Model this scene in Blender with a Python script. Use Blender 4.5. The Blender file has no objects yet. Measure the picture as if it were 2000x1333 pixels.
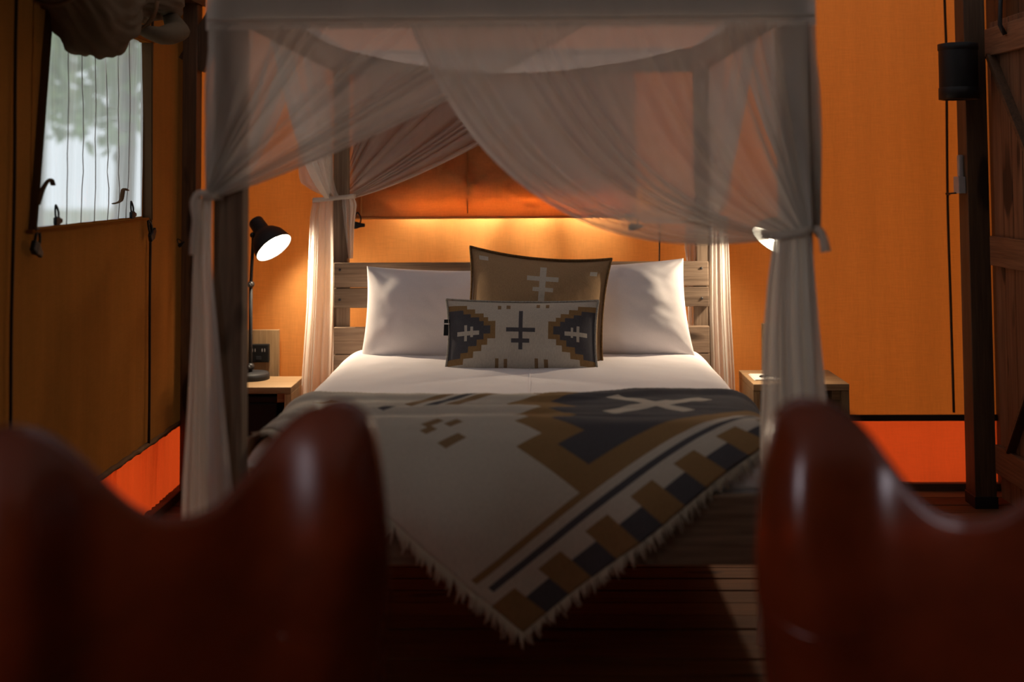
import bpy, bmesh, math, random
from mathutils import Vector, Matrix, noise

R = math.radians
sc = bpy.context.scene
col = sc.collection
random.seed(7)

# ------------------------------------------------------------------ camera
F = 2450.0                      # focal length in pixels of a 2000 px wide frame
PITCH, YAW, ROLL = R(3.0), R(1.1), 0.006
CAM = Vector((0, 0, 1.43))
YPP = 345 - F * math.tan(PITCH)
cd = bpy.data.cameras.new('camera')
cam = bpy.data.objects.new('camera', cd)
col.objects.link(cam)
cd.sensor_width = 36
cd.lens = F / 2000 * 36
cd.shift_y = (YPP - 666.5) / 2000
cd.clip_start, cd.clip_end = 0.05, 200
ROT = Matrix.Rotation(YAW, 3, 'Z') @ Matrix.Rotation(math.pi / 2 + PITCH, 3, 'X') @ Matrix.Rotation(-ROLL, 3, 'Z')
cam.matrix_world = Matrix.Translation(CAM) @ ROT.to_4x4()
cd.dof.use_dof = True
cd.dof.focus_distance = 5.0
cd.dof.aperture_fstop = 1.2
sc.camera = cam


def ray(px, py):
    return ROT @ Vector((px - 1000, YPP - py, -F))


def at(px, py, y):              # the point of the place seen at a pixel, on the plane Y = y
    d = ray(px, py)
    return CAM + d * (y / d.y)


def atx(px, py, x):
    d = ray(px, py)
    return CAM + d * (x / d.x)


def atz(px, py, z):
    d = ray(px, py)
    return CAM + d * ((z - CAM.z) / d.z)


# ------------------------------------------------------------------ world, light, exposure
w = bpy.data.worlds.new('world')
sc.world = w
w.use_nodes = True
bg = w.node_tree.nodes['Background']
bg.inputs['Color'].default_value = (0.86, 0.93, 1.0, 1)
bg.inputs['Strength'].default_value = 1.35

ld = bpy.data.lights.new('entrance_daylight', 'AREA')
ld.shape = 'RECTANGLE'
ld.size, ld.size_y = 0.45, 1.2
ld.energy = 12
ld.color = (0.92, 0.95, 1.0)
lo = bpy.data.objects.new('entrance_daylight', ld)
col.objects.link(lo)
lo.location = (-1.66, 0.25, 1.72)          # the side entrance of the tent
lo.rotation_euler = (R(90), 0, R(-90))

vs = sc.view_settings
vs.view_transform = 'Standard'
vs.look = 'None'
vs.gamma = 1
vs.exposure = 0.0
vs.use_curve_mapping = False
sc.cycles.transparent_max_bounces = 16
sc.cycles.max_bounces = 5
sc.cycles.diffuse_bounces = 3
sc.cycles.sample_clamp_indirect = 6
sc.cycles.adaptive_threshold = 0.06
sc.cycles.adaptive_min_samples = 16


# ------------------------------------------------------------------ materials
def new_mat(name):
    m = bpy.data.materials.new(name)
    m.use_nodes = True
    nt = m.node_tree
    nt.nodes.clear()
    out = nt.nodes.new('ShaderNodeOutputMaterial')
    return m, nt, out


def nd(nt, kind, **kw):
    n = nt.nodes.new('ShaderNode' + kind)
    for k, v in kw.items():
        if k in n.inputs:
            n.inputs[k].default_value = v
        else:
            setattr(n, k, v)
    return n


def lk(nt, a, b):
    nt.links.new(a, b)


def rgba(c):
    return (c[0], c[1], c[2], 1)


def tex_noise(nt, scale, stretch=(1, 1, 1), detail=4, rough=0.55, coord='Object', offset=None):
    tc = nd(nt, 'TexCoord')
    mp = nd(nt, 'Mapping')
    mp.inputs['Scale'].default_value = stretch
    lk(nt, tc.outputs[coord], mp.inputs['Vector'])
    if offset is not None:
        lk(nt, offset, mp.inputs['Location'])
    n = nd(nt, 'TexNoise', Scale=scale, Detail=detail, Roughness=rough)
    lk(nt, mp.outputs[0], n.inputs['Vector'])
    return n.outputs['Fac']


def ramp(nt, fac, stops):
    r = nd(nt, 'ValToRGB')
    e = r.color_ramp.elements
    while len(e) < len(stops):
        e.new(0.5)
    for i, (p, c) in enumerate(stops):
        e[i].position = p
        e[i].color = rgba(c)
    lk(nt, fac, r.inputs['Fac'])
    return r.outputs['Color']


def mixc(nt, fac, a, b, blend='MIX'):
    m = nd(nt, 'Mix', data_type='RGBA', blend_type=blend)
    for sock, v in ((m.inputs[0], fac), (m.inputs[6], a), (m.inputs[7], b)):
        if hasattr(v, 'is_output'):
            lk(nt, v, sock)
        elif isinstance(v, tuple):
            sock.default_value = rgba(v)
        else:
            sock.default_value = v
    return m.outputs[2]


def bump(nt, height, strength=0.3, dist=0.002):
    b = nd(nt, 'Bump', Strength=strength, Distance=dist)
    lk(nt, height, b.inputs['Height'])
    return b.outputs['Normal']


def plain(name, c, rough=0.5, metal=0.0, spec=0.5, coat=0.0, var=0.08):
    m, nt, out = new_mat(name)
    p = nd(nt, 'BsdfPrincipled', Roughness=rough, Metallic=metal)
    p.inputs['Specular IOR Level'].default_value = spec
    p.inputs['Coat Weight'].default_value = coat
    n = tex_noise(nt, 14)
    lk(nt, ramp(nt, n, [(0.3, tuple(x * (1 - var) for x in c)), (0.7, tuple(min(1, x * (1 + var)) for x in c))]), p.inputs['Base Color'])
    lk(nt, p.outputs[0], out.inputs[0])
    return m


def wood(name, c_dark, c_mid, c_light, axis, rough=0.7, knots=True):
    m, nt, out = new_mat(name)
    p = nd(nt, 'BsdfPrincipled', Roughness=rough)
    p.inputs['Specular IOR Level'].default_value = 0.3
    oi = nd(nt, 'ObjectInfo')
    off = nd(nt, 'CombineXYZ')
    sm = nd(nt, 'Math', operation='MULTIPLY')
    sm.inputs[1].default_value = 37.0
    lk(nt, oi.outputs['Random'], sm.inputs[0])
    for i in range(3):
        lk(nt, sm.outputs[0], off.inputs[i])
    st = [9, 9, 9]
    st[axis] = 0.55
    n1 = tex_noise(nt, 3.0, tuple(st), 6, 0.6, offset=off.outputs[0])
    st2 = [40, 40, 40]
    st2[axis] = 1.5
    n2 = tex_noise(nt, 3.0, tuple(st2), 3, 0.6, offset=off.outputs[0])
    base = ramp(nt, n1, [(0.3, c_dark), (0.5, c_mid), (0.68, c_light)])
    base = mixc(nt, 0.45, base, ramp(nt, n2, [(0.35, tuple(x * 0.55 for x in c_mid)), (0.65, c_light)]))
    if knots:
        st3 = [1, 1, 1]
        st3[axis] = 0.4
        kn = tex_noise(nt, 7.0, tuple(st3), 1, 0.3, offset=off.outputs[0])
        km = ramp(nt, kn, [(0.0, (1, 1, 1)), (0.27, (1, 1, 1)), (0.31, (0, 0, 0))])
        base = mixc(nt, km, base, tuple(x * 0.45 for x in c_dark))
    rv = nd(nt, 'MapRange')
    rv.inputs['To Min'].default_value = 0.8
    rv.inputs['To Max'].default_value = 1.15
    lk(nt, oi.outputs['Random'], rv.inputs['Value'])
    hs = nd(nt, 'HueSaturation')
    lk(nt, rv.outputs[0], hs.inputs['Value'])
    lk(nt, base, hs.inputs['Color'])
    lk(nt, hs.outputs[0], p.inputs['Base Color'])
    lk(nt, bump(nt, n2, 0.35, 0.003), p.inputs['Normal'])
    lk(nt, p.outputs[0], out.inputs[0])
    return m


def canvas(name, c, trans, hv=(0, 2), contrast=0.10, blotch=0.06, weave=260, face=None):
    """woven tent cloth that lets some daylight through; hv: the two axes of the weave"""
    m, nt, out = new_mat(name)
    sa = [1, 1, 1]
    sa[hv[0]] = 0.06
    sb = [1, 1, 1]
    sb[hv[1]] = 0.06
    na = tex_noise(nt, weave, tuple(sa), 2, 0.6)
    nb = tex_noise(nt, weave, tuple(sb), 2, 0.6)
    sb2 = [1, 1, 1]
    sb2[hv[1]] = 0.05
    nc = tex_noise(nt, 12, tuple(sb2), 3, 0.6)
    add = nd(nt, 'Math', operation='ADD')
    lk(nt, na, add.inputs[0])
    lk(nt, nb, add.inputs[1])
    hf = nd(nt, 'Math', operation='MULTIPLY')
    hf.inputs[1].default_value = 0.5
    lk(nt, add.outputs[0], hf.inputs[0])
    lo_ = tuple(x * (1 - 2 * contrast) for x in c)
    hi_ = tuple(min(1, x * (1 + contrast)) for x in c)
    base = ramp(nt, hf.outputs[0], [(0.36, lo_), (0.62, hi_)])
    base = mixc(nt, 1.0, base, ramp(nt, nc, [(0.3, (1 - 2 * blotch,) * 3), (0.7, (1, 1, 1))]), 'MULTIPLY')
    d = nd(nt, 'BsdfDiffuse')
    t = nd(nt, 'BsdfTranslucent')
    if face:                                   # the dyed cloth reflects paler than the light it lets through
        k = tuple(a / b for a, b in zip(face, c))
        tint = mixc(nt, 1.0, base, tuple(min(1.0, q / max(k)) for q in k), 'MULTIPLY')
        sc_ = nd(nt, 'VectorMath', operation='SCALE')
        sc_.inputs['Scale'].default_value = max(k)
        lk(nt, tint, sc_.inputs[0])
        lk(nt, sc_.outputs[0], d.inputs['Color'])
    else:
        lk(nt, base, d.inputs['Color'])
    lk(nt, base, t.inputs['Color'])
    nm = bump(nt, hf.outputs[0], 0.25, 0.001)
    lk(nt, nm, d.inputs['Normal'])
    mx = nd(nt, 'MixShader')
    mx.inputs[0].default_value = trans
    lk(nt, d.outputs[0], mx.inputs[1])
    lk(nt, t.outputs[0], mx.inputs[2])
    lk(nt, mx.outputs[0], out.inputs[0])
    return m


def sheer(name, c, opac, trans=0.5):
    m, nt, out = new_mat(name)
    tr = nd(nt, 'BsdfTransparent')
    d = nd(nt, 'BsdfDiffuse', Color=rgba(c))
    t = nd(nt, 'BsdfTranslucent', Color=rgba(c))
    mx = nd(nt, 'MixShader')
    mx.inputs[0].default_value = trans
    lk(nt, d.outputs[0], mx.inputs[1])
    lk(nt, t.outputs[0], mx.inputs[2])
    m2 = nd(nt, 'MixShader')
    at_ = nd(nt, 'Attribute', attribute_name='dens')
    n = tex_noise(nt, 30, (1, 1, 0.2), 2, 0.5)
    mul = nd(nt, 'MapRange')
    mul.inputs['To Min'].default_value = opac * 0.92
    mul.inputs['To Max'].default_value = opac * 1.08
    lk(nt, n, mul.inputs['Value'])
    ad = nd(nt, 'Math', operation='ADD')
    ad.use_clamp = True
    lk(nt, mul.outputs[0], ad.inputs[0])
    lk(nt, at_.outputs['Fac'], ad.inputs[1])
    lk(nt, ad.outputs[0], m2.inputs[0])
    lk(nt, tr.outputs[0], m2.inputs[1])
    lk(nt, mx.outputs[0], m2.inputs[2])
    lk(nt, m2.outputs[0], out.inputs[0])
    return m


def cloth(name, c, rough=0.9, weave=500, strength=0.15, var=0.04, sheen=0.0):
    m, nt, out = new_mat(name)
    p = nd(nt, 'BsdfPrincipled', Roughness=rough)
    p.inputs['Specular IOR Level'].default_value = 0.15
    p.inputs['Sheen Weight'].default_value = sheen
    n = tex_noise(nt, weave, (1, 1, 1), 2)
    lk(nt, ramp(nt, n, [(0.35, tuple(x * (1 - var) for x in c)), (0.65, tuple(min(1, x * (1 + var)) for x in c))]), p.inputs['Base Color'])
    lk(nt, bump(nt, n, strength, 0.001), p.inputs['Normal'])
    lk(nt, p.outputs[0], out.inputs[0])
    return m


def woven(name, weave=230, heather=0.1):
    """yarn coloured by the woven-in colours of the mesh attribute 'yarn'"""
    m, nt, out = new_mat(name)
    p = nd(nt, 'BsdfPrincipled', Roughness=0.95)
    p.inputs['Specular IOR Level'].default_value = 0.08
    a = nd(nt, 'Attribute', attribute_name='yarn')
    n = tex_noise(nt, weave, (1, 1, 0.25), 3, 0.7)
    c = mixc(nt, 1.0, a.outputs['Color'], ramp(nt, n, [(0.3, (1 - 2 * heather,) * 3), (0.7, (1, 1, 1))]), 'MULTIPLY')
    lk(nt, c, p.inputs['Base Color'])
    lk(nt, bump(nt, n, 0.5, 0.0015), p.inputs['Normal'])
    lk(nt, p.outputs[0], out.inputs[0])
    return m


def leather(name, c):
    m, nt, out = new_mat(name)
    p = nd(nt, 'BsdfPrincipled', Roughness=0.25)
    p.inputs['Specular IOR Level'].default_value = 0.8
    p.inputs['Specular Tint'].default_value = (1.0, 0.86, 0.9, 1)
    n = tex_noise(nt, 5, (1, 1, 1), 4, 0.6)
    lk(nt, ramp(nt, n, [(0.3, tuple(x * 0.6 for x in c)), (0.7, tuple(x * 1.15 for x in c))]), p.inputs['Base Color'])
    n2 = tex_noise(nt, 160, (1, 1, 1), 3)
    lk(nt, bump(nt, n2, 0.12, 0.001), p.inputs['Normal'])
    lk(nt, p.outputs[0], out.inputs[0])
    return m


def emit(name, c, s):
    m, nt, out = new_mat(name)
    e = nd(nt, 'Emission', Color=rgba(c), Strength=s)
    lk(nt, e.outputs[0], out.inputs[0])
    return m


GREY_WOOD = ((0.115, 0.072, 0.045), (0.205, 0.137, 0.092), (0.30, 0.215, 0.15))
M = {}
for i, ax in enumerate('xyz'):
    M['wood_' + ax] = wood('weathered_wood_' + ax, *GREY_WOOD, i)
    M['oak_' + ax] = wood('oak_' + ax, (0.23, 0.135, 0.065), (0.32, 0.20, 0.10), (0.40, 0.26, 0.14), i, 0.55, knots=False)
    M['door_' + ax] = wood('door_wood_' + ax, (0.10, 0.045, 0.022), (0.17, 0.08, 0.04), (0.24, 0.12, 0.065), i)
    M['dark_' + ax] = wood('dark_timber_' + ax, (0.05, 0.026, 0.014), (0.085, 0.045, 0.024), (0.12, 0.066, 0.036), i, 0.6)
M['deck'] = wood('deck_boards', (0.075, 0.025, 0.008), (0.12, 0.042, 0.012), (0.17, 0.062, 0.018), 0, 0.8)
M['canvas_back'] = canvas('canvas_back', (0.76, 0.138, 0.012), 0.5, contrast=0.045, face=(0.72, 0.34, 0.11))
M['canvas_side_shaded'] = canvas('canvas_side_shaded', (0.24, 0.083, 0.016), 0.13, (1, 2), contrast=0.04)  # outside shade of this wall put into a darker, denser cloth
M['canvas_roof'] = canvas('canvas_roof', (0.76, 0.71, 0.68), 0.42, (0, 1))
M['canvas_roof_dim'] = canvas('canvas_roof_dim', (0.52, 0.42, 0.33), 0.13, (0, 1))
M['canvas_lining'] = canvas('canvas_lining', (0.22, 0.12, 0.05), 0.05, (0, 2))
M['canvas_flap'] = canvas('canvas_flap', (0.66, 0.30, 0.10), 0.40, contrast=0.05, face=(0.66, 0.33, 0.13))
M['canvas_roll'] = canvas('canvas_roll', (0.13, 0.09, 0.058), 0.08, (1, 2), 0.04)
M['red_pvc'] = canvas('red_ground_sheet', (0.98, 0.085, 0.012), 0.72, contrast=0.03, blotch=0.04)
M['net'] = sheer('sheer_net', (0.84, 0.80, 0.75), 0.58)
M['net_tail'] = sheer('sheer_net_gathered', (0.88, 0.84, 0.79), 0.84)
M['net_tie'] = sheer('sheer_net_tie', (0.84, 0.79, 0.73), 0.9)
M['white_linen'] = cloth('white_linen', (0.86, 0.81, 0.82))
M['sheet'] = cloth('white_sheet', (0.80, 0.77, 0.77))
M['yarn'] = woven('wool_yarn')
M['fringe'] = cloth('fringe_yarn', (0.52, 0.47, 0.38))
M['tan_piping'] = cloth('tan_piping', (0.20, 0.115, 0.05), var=0.25, weave=120)
M['grey_piping'] = cloth('grey_piping', (0.36, 0.33, 0.29), var=0.2, weave=160)
M['leather'] = leather('brown_leather', (0.17, 0.025, 0.006))
M['leather_dark'] = leather('leather_piping', (0.16, 0.02, 0.008))
M['black_metal'] = plain('black_metal', (0.02, 0.02, 0.022), 0.42, 0.2)
M['black_plastic'] = plain('black_plastic', (0.008, 0.008, 0.009), 0.5, spec=0.25)
M['lamp_grey'] = plain('dark_grey_enamel', (0.018, 0.019, 0.022), 0.6, spec=0.3)
M['lamp_white'] = plain('white_enamel', (0.85, 0.84, 0.80), 0.5)
M['bulb'] = emit('lit_bulb', (1.0, 0.86, 0.66), 30)
M['led'] = emit('lit_led', (1.0, 0.84, 0.62), 190)
M['dark_strap'] = cloth('dark_strap', (0.035, 0.022, 0.014))
M['seam'] = cloth('seam_brown', (0.10, 0.05, 0.022))
M['grey_plastic'] = plain('grey_plastic', (0.32, 0.30, 0.30), 0.5)
M['paper'] = plain('white_paper', (0.80, 0.78, 0.72), 0.8, var=0.02)
M['leaf'] = plain('leaves', (0.26, 0.38, 0.16), 0.6, var=0.4)
M['bark'] = plain('bark', (0.12, 0.09, 0.065), 0.9, var=0.3)
M['ground'] = plain('dry_grass', (0.30, 0.31, 0.20), 0.95, var=0.25)


def pvc():
    m, nt, out = new_mat('clear_pvc')
    tr = nd(nt, 'BsdfTransparent', Color=(0.93, 0.95, 0.95, 1))
    t = nd(nt, 'BsdfTranslucent', Color=(0.85, 0.85, 0.86, 1))
    g = nd(nt, 'BsdfGlossy', Color=(0.9, 0.9, 0.9, 1), Roughness=0.12)
    n = tex_noise(nt, 10, (1, 1, 0.07), 3, 0.6)
    f = ramp(nt, n, [(0.35, (0.42,) * 3), (0.7, (0.70,) * 3)])
    a = nd(nt, 'MixShader')
    lk(nt, f, a.inputs[0])
    lk(nt, tr.outputs[0], a.inputs[1])
    lk(nt, t.outputs[0], a.inputs[2])
    b = nd(nt, 'MixShader')
    b.inputs[0].default_value = 0.05
    lk(nt, a.outputs[0], b.inputs[1])
    lk(nt, g.outputs[0], b.inputs[2])
    lk(nt, b.outputs[0], out.inputs[0])
    return m


M['pvc'] = pvc()


# ------------------------------------------------------------------ mesh helpers
def link(o, parent=None):
    col.objects.link(o)
    if parent is not None:
        o.parent = parent
    return o


def mesh(name, verts, faces, mat, parent=None, smooth=True, kind=None):
    me = bpy.data.meshes.new(name)
    me.from_pydata([tuple(v) for v in verts], [], faces)
    me.materials.append(M[mat])
    if smooth:
        me.polygons.foreach_set('use_smooth', [True] * len(me.polygons))
    me.update()
    o = link(bpy.data.objects.new(name, me), parent)
    if kind:
        o['kind'] = kind
    return o


def bm_obj(name, bm, mat, parent=None, smooth=False):
    me = bpy.data.meshes.new(name)
    bm.to_mesh(me)
    bm.free()
    me.materials.append(M[mat])
    if smooth:
        me.polygons.foreach_set('use_smooth', [True] * len(me.polygons))
    return link(bpy.data.objects.new(name, me), parent)


def tag(o, label, cat, group=None):
    o['label'] = label
    o['category'] = cat
    if group:
        o['group'] = group
    return o


def struct(o):
    o['kind'] = 'structure'
    return o


def thing(name, label, cat, loc=(0, 0, 0), rz=0.0, group=None):
    o = bpy.data.objects.new(name, None)
    o.empty_display_size = 0.05
    o.location = loc
    o.rotation_euler = (0, 0, rz)
    link(o)
    return tag(o, label, cat, group)


def box(name, x0, x1, y0, y1, z0, z1, mat, parent=None, bev=0.004, rot=None, pivot=None):
    bm = bmesh.new()
    bmesh.ops.create_cube(bm, size=1)
    c = Vector(((x0 + x1) / 2, (y0 + y1) / 2, (z0 + z1) / 2))
    for v in bm.verts:
        v.co = Vector((v.co.x * (x1 - x0), v.co.y * (y1 - y0), v.co.z * (z1 - z0)))
        if rot is not None:
            v.co = rot @ v.co
        v.co += c
    if bev:
        bmesh.ops.bevel(bm, geom=bm.edges[:], offset=bev, segments=2, profile=0.6, affect='EDGES')
    return bm_obj(name, bm, mat, parent)


def bar(name, a, b, wx, wy, mat, parent=None, bev=0.003, up=(0, 0, 1)):
    """a straight timber from a to b"""
    a, b = Vector(a), Vector(b)
    d = (b - a)
    L = d.length
    z = d.normalized()
    x = Vector(up).cross(z)
    if x.length < 1e-4:
        x = Vector((1, 0, 0))
    x.normalize()
    y = z.cross(x)
    bm = bmesh.new()
    bmesh.ops.create_cube(bm, size=1)
    for v in bm.verts:
        v.co = a + z * (v.co.z + 0.5) * L + x * v.co.x * wx + y * v.co.y * wy
    if bev:
        bmesh.ops.bevel(bm, geom=bm.edges[:], offset=bev, segments=2, affect='EDGES')
    return bm_obj(name, bm, mat, parent)


def grid_faces(nu, nv, off=0, loop_u=False):
    f = []
    for i in range(nu - (0 if loop_u else 1)):
        i2 = (i + 1) % nu
        for j in range(nv - 1):
            f.append((off + i * nv + j, off + i2 * nv + j, off + i2 * nv + j + 1, off + i * nv + j + 1))
    return f


def tube_geo(pts, r, seg=8, caps=True, flat=1.0, off=0):
    """verts and faces of a tube along pts; r a number or one per point"""
    pts = [Vector(p) for p in pts]
    n = len(pts)
    rs = r if isinstance(r, (list, tuple)) else [r] * n
    vs_, fs = [], []
    prev = None
    for i, p in enumerate(pts):
        t = (pts[min(i + 1, n - 1)] - pts[max(i - 1, 0)]).normalized()
        if prev is None:
            x = t.cross(Vector((0, 0, 1)))
            if x.length < 0.05:
                x = t.cross(Vector((1, 0, 0)))
        else:
            x = prev - t * prev.dot(t)
        x.normalize()
        prev = x
        y = t.cross(x)
        for k in range(seg):
            a = 2 * math.pi * k / seg
            vs_.append(p + x * math.cos(a) * rs[i] + y * math.sin(a) * rs[i] * flat)
    for i in range(n - 1):
        for k in range(seg):
            k2 = (k + 1) % seg
            fs.append((off + i * seg + k, off + i * seg + k2, off + (i + 1) * seg + k2, off + (i + 1) * seg + k))
    if caps:
        fs.append(tuple(off + k for k in range(seg))[::-1])
        fs.append(tuple(off + (n - 1) * seg + k for k in range(seg)))
    return vs_, fs


def tube(name, pts, r, mat, parent=None, seg=8, flat=1.0):
    v, f = tube_geo(pts, r, seg, True, flat)
    return mesh(name, v, f, mat, parent)


def smooth_path(pts, n=8):
    pts = [Vector(p) for p in pts]
    out = []
    for i in range(len(pts) - 1):
        p0, p1, p2, p3 = pts[max(i - 1, 0)], pts[i], pts[i + 1], pts[min(i + 2, len(pts) - 1)]
        for k in range(n):
            t = k / n
            out.append(0.5 * ((2 * p1) + (p2 - p0) * t + (2 * p0 - 5 * p1 + 4 * p2 - p3) * t * t + (3 * p1 - p0 - 3 * p2 + p3) * t ** 3))
    out.append(pts[-1])
    return out


def lathe(name, prof, mat, parent=None, seg=32, mtx=None):
    """prof: (radius, height) pairs"""
    vs_, fs = [], []
    n = len(prof)
    for k in range(seg):
        a = 2 * math.pi * k / seg
        for r, h in prof:
            v = Vector((r * math.cos(a), r * math.sin(a), h))
            vs_.append(mtx @ v if mtx is not None else v)
    fs = grid_faces(seg, n, 0, True)
    return mesh(name, vs_, fs, mat, parent)


def hash1(k):
    x = math.sin(k * 127.1 + 3.7) * 43758.5453
    return x - math.floor(x)


def fbm(x, y, z=0.0, o=3):
    return noise.fractal(Vector((x, y, z)), 1.0, 2.0, o)


def smst(x):
    x = min(1.0, max(0.0, x))
    return x * x * (3 - 2 * x)


def lerp(a, b, t):
    return a + (b - a) * t


# ------------------------------------------------------------------ the tent
XL, XR, YB, YF = -1.63, 2.08, 5.80, -1.9      # left wall, right wall, back wall, entrance wall
SK = 0.325                                     # height of the red ground-sheet skirt

floor = struct(thing('floor', 'dark brown deck floor of long boards', 'floor'))
bw, gap = 0.118, 0.006
y = YF
k = 0
while y < YB + 0.02:
    dz = -0.002 + 0.004 * hash1(k)
    box('board', XL - 0.05, XR + 0.05, y, y + bw, -0.03 + dz, dz, 'deck', floor, 0.004)
    y += bw + gap
    k += 1
mesh('joist_bed', [(XL - 0.05, YF, -0.034), (XR + 0.05, YF, -0.034), (XR + 0.05, YB + 0.05, -0.034), (XL - 0.05, YB + 0.05, -0.034)], [(0, 1, 2, 3)], 'dark_x', floor)


def sheet(name, p00, p10, p01, nu, nv, mat, parent=None, disp=None, thick=0.0):
    """a cloth sheet spanned by p00->p10 (u) and p00->p01 (v); disp(u, v) along the normal in metres"""
    p00, p10, p01 = Vector(p00), Vector(p10), Vector(p01)
    nrm = (p10 - p00).cross(p01 - p00).normalized()
    vs_ = []
    for i in range(nu):
        for j in range(nv):
            u, v = i / (nu - 1), j / (nv - 1)
            p = p00 + (p10 - p00) * u + (p01 - p00) * v
            if disp:
                p = p + nrm * disp(u, v)
            vs_.append(p)
    o = mesh(name, vs_, grid_faces(nu, nv), mat, parent)
    if thick:
        md = o.modifiers.new('solid', 'SOLIDIFY')
        md.thickness = thick
    return o


# back wall: canvas above, red skirt below, dark welts between
def back_disp(u, v):
    x = lerp(XL, XR, u)
    z = lerp(SK, 2.9, v)
    d = 0.006 * fbm(x * 1.3, z * 0.7, 3.1)
    a, b = x - 0.05, z - 1.42                 # creases that fan out under the flap
    g = math.exp(-(b / 0.5) ** 2) * math.exp(-(a / 0.6) ** 2)
    ang = math.atan2(a, 0.25 + abs(b))
    d += 0.012 * g * math.sin(ang * 13 + 2 * fbm(a * 2, b * 2, 9))
    return d


wb = struct(thing('wall_back', 'orange canvas back wall of the tent', 'wall'))
sheet('canvas_sheet', (XL, YB, SK), (XR, YB, SK), (XL, YB, 2.9), 150, 90, 'canvas_back', wb, back_disp)
sheet('ground_sheet', (XL, YB + 0.002, 0.03), (XR, YB + 0.002, 0.03), (XL, YB + 0.002, SK), 90, 10, 'red_pvc', wb, lambda u, v: 0.004 * fbm(u * 20, v * 1.5, 5))
box('welt', XL, XR, YB - 0.016, YB - 0.002, SK - 0.014, SK + 0.014, 'dark_strap', wb, 0.003)
box('sill', XL, XR, YB - 0.03, YB + 0.01, 0.0, 0.035, 'dark_x', wb, 0.004)
# the black cords run down the canvas
cordp = [at(1845, 0, YB - 0.02), at(1848, 90, YB - 0.02), at(1849, 200, YB - 0.02), at(1851, 400, YB - 0.02), at(1857, 600, YB - 0.02), at(1863, 806, YB - 0.02)]
tube('cord', smooth_path([at(1843, -140, YB - 0.02)] + cordp), 0.009, 'dark_strap', wb, 6, 0.6)
tube('cord', smooth_path([at(1288, 380, YB - 0.018), at(1288, 470, YB - 0.018), at(1287, 600, YB - 0.018), at(1289, 800, YB - 0.018)]), 0.006, 'dark_strap', wb, 6, 0.6)

# left wall with the window opening
WY0, WY1, WZ0, WZ1 = 4.02, 5.17, 1.275, 2.0
wl = struct(thing('wall_left', 'brown orange canvas side wall with a window', 'wall'))


def side_disp_at(yy, z):
    return 0.008 * fbm(yy * 3.5, z * 0.35, 1.7) + 0.004 * math.sin(yy * 19 + 2 * fbm(yy, z * 0.4, 4))


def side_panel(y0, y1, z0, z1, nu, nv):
    sheet('canvas_sheet', (XL, y0, z0), (XL, y1, z0), (XL, y0, z1), nu, nv, 'canvas_side_shaded', wl,
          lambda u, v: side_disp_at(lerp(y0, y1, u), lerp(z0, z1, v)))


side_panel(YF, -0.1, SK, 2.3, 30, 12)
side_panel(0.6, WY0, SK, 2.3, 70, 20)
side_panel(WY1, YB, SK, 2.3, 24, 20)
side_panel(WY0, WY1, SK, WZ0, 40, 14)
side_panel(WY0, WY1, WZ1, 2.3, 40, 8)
sheet('ground_sheet', (XL - 0.004, YF, 0.03), (XL - 0.004, YB, 0.03), (XL - 0.004, YF, SK), 420, 8, 'red_pvc', wl,
      lambda u, v: (0.024 * math.sin(u * 900 + 6 * fbm(u * 60, 0, 2)) * (0.35 + 0.65 * v) * smst(0.5 + fbm(u * 25, 1.0, 8)) if u > 0.5 else 0))
hem = []
for i in range(160):
    yy = lerp(3.0, YB, i / 159)
    hem.append((XL + 0.008 + 0.006 * fbm(yy * 14, 0, 2), yy, SK + 0.006 * fbm(yy * 9, 2, 1)))
tube('welt', hem, 0.014, 'seam', wl, 6, 0.7)
box('sill', XL - 0.01, XL + 0.035, YF, YB, 0.0, 0.04, 'dark_y', wl, 0.004)
for yy in (5.245, 3.86):
    tube('cord', [(XL + 0.012, yy + 0.004 * math.sin(j), lerp(SK, 2.25, j / 14)) for j in range(15)], 0.0055, 'dark_strap', wl, 6)

# window: frame strips, clear crinkled sheet
win = struct(thing('window_1', 'clear plastic tent window in canvas frame', 'window'))


def pane_x(yy, z):
    return XL + 0.004 + 0.007 * math.sin(yy * 38 + 3 * fbm(yy * 3, z * 0.5, 5)) + 0.006 * fbm(yy * 12, z * 1.2, 2)


pv = []
PN, PM = 150, 30
for i in range(PN):
    for j in range(PM):
        z = lerp(WZ0, WZ1, j / (PM - 1))
        y0 = lerp(WY0 + 0.01, WY0 + 0.12, j / (PM - 1))
        yy = lerp(y0, WY1 - 0.02, i / (PN - 1))
        pv.append((pane_x(yy, z), yy, z))
mesh('pane', pv, grid_faces(PN, PM), 'pvc', win)
mesh('frame_panel', [(XL + 0.002, WY0 - 0.01, WZ0 - 0.01), (XL + 0.002, WY0 + 0.03, WZ0 - 0.01), (XL + 0.002, WY0 + 0.135, WZ1 + 0.01), (XL + 0.002, WY0 - 0.01, WZ1 + 0.01)], [(0, 1, 2, 3)], 'canvas_side_shaded', win, False)
bar('frame_strip', (XL + 0.012, WY0 - 0.015, WZ0 - 0.02), (XL + 0.012, WY0 + 0.105, WZ1 + 0.02), 0.012, 0.03, 'seam', win, 0.004, up=(1, 0, 0))
bar('frame_strip', (XL + 0.012, WY1 + 0.02, WZ0 - 0.02), (XL + 0.012, WY1 + 0.0, WZ1 + 0.02), 0.012, 0.05, 'seam', win, 0.004, up=(1, 0, 0))
bar('frame_strip', (XL + 0.012, WY0 - 0.04, WZ0 - 0.012), (XL + 0.012, WY1 + 0.04, WZ0 - 0.012), 0.012, 0.03, 'canvas_side_shaded', win, 0.004, up=(1, 0, 0))
bar('frame_strip', (XL + 0.012, WY0 + 0.05, WZ1), (XL + 0.012, WY1 + 0.04, WZ1), 0.012, 0.05, 'canvas_side_shaded', win, 0.004, up=(1, 0, 0))
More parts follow.
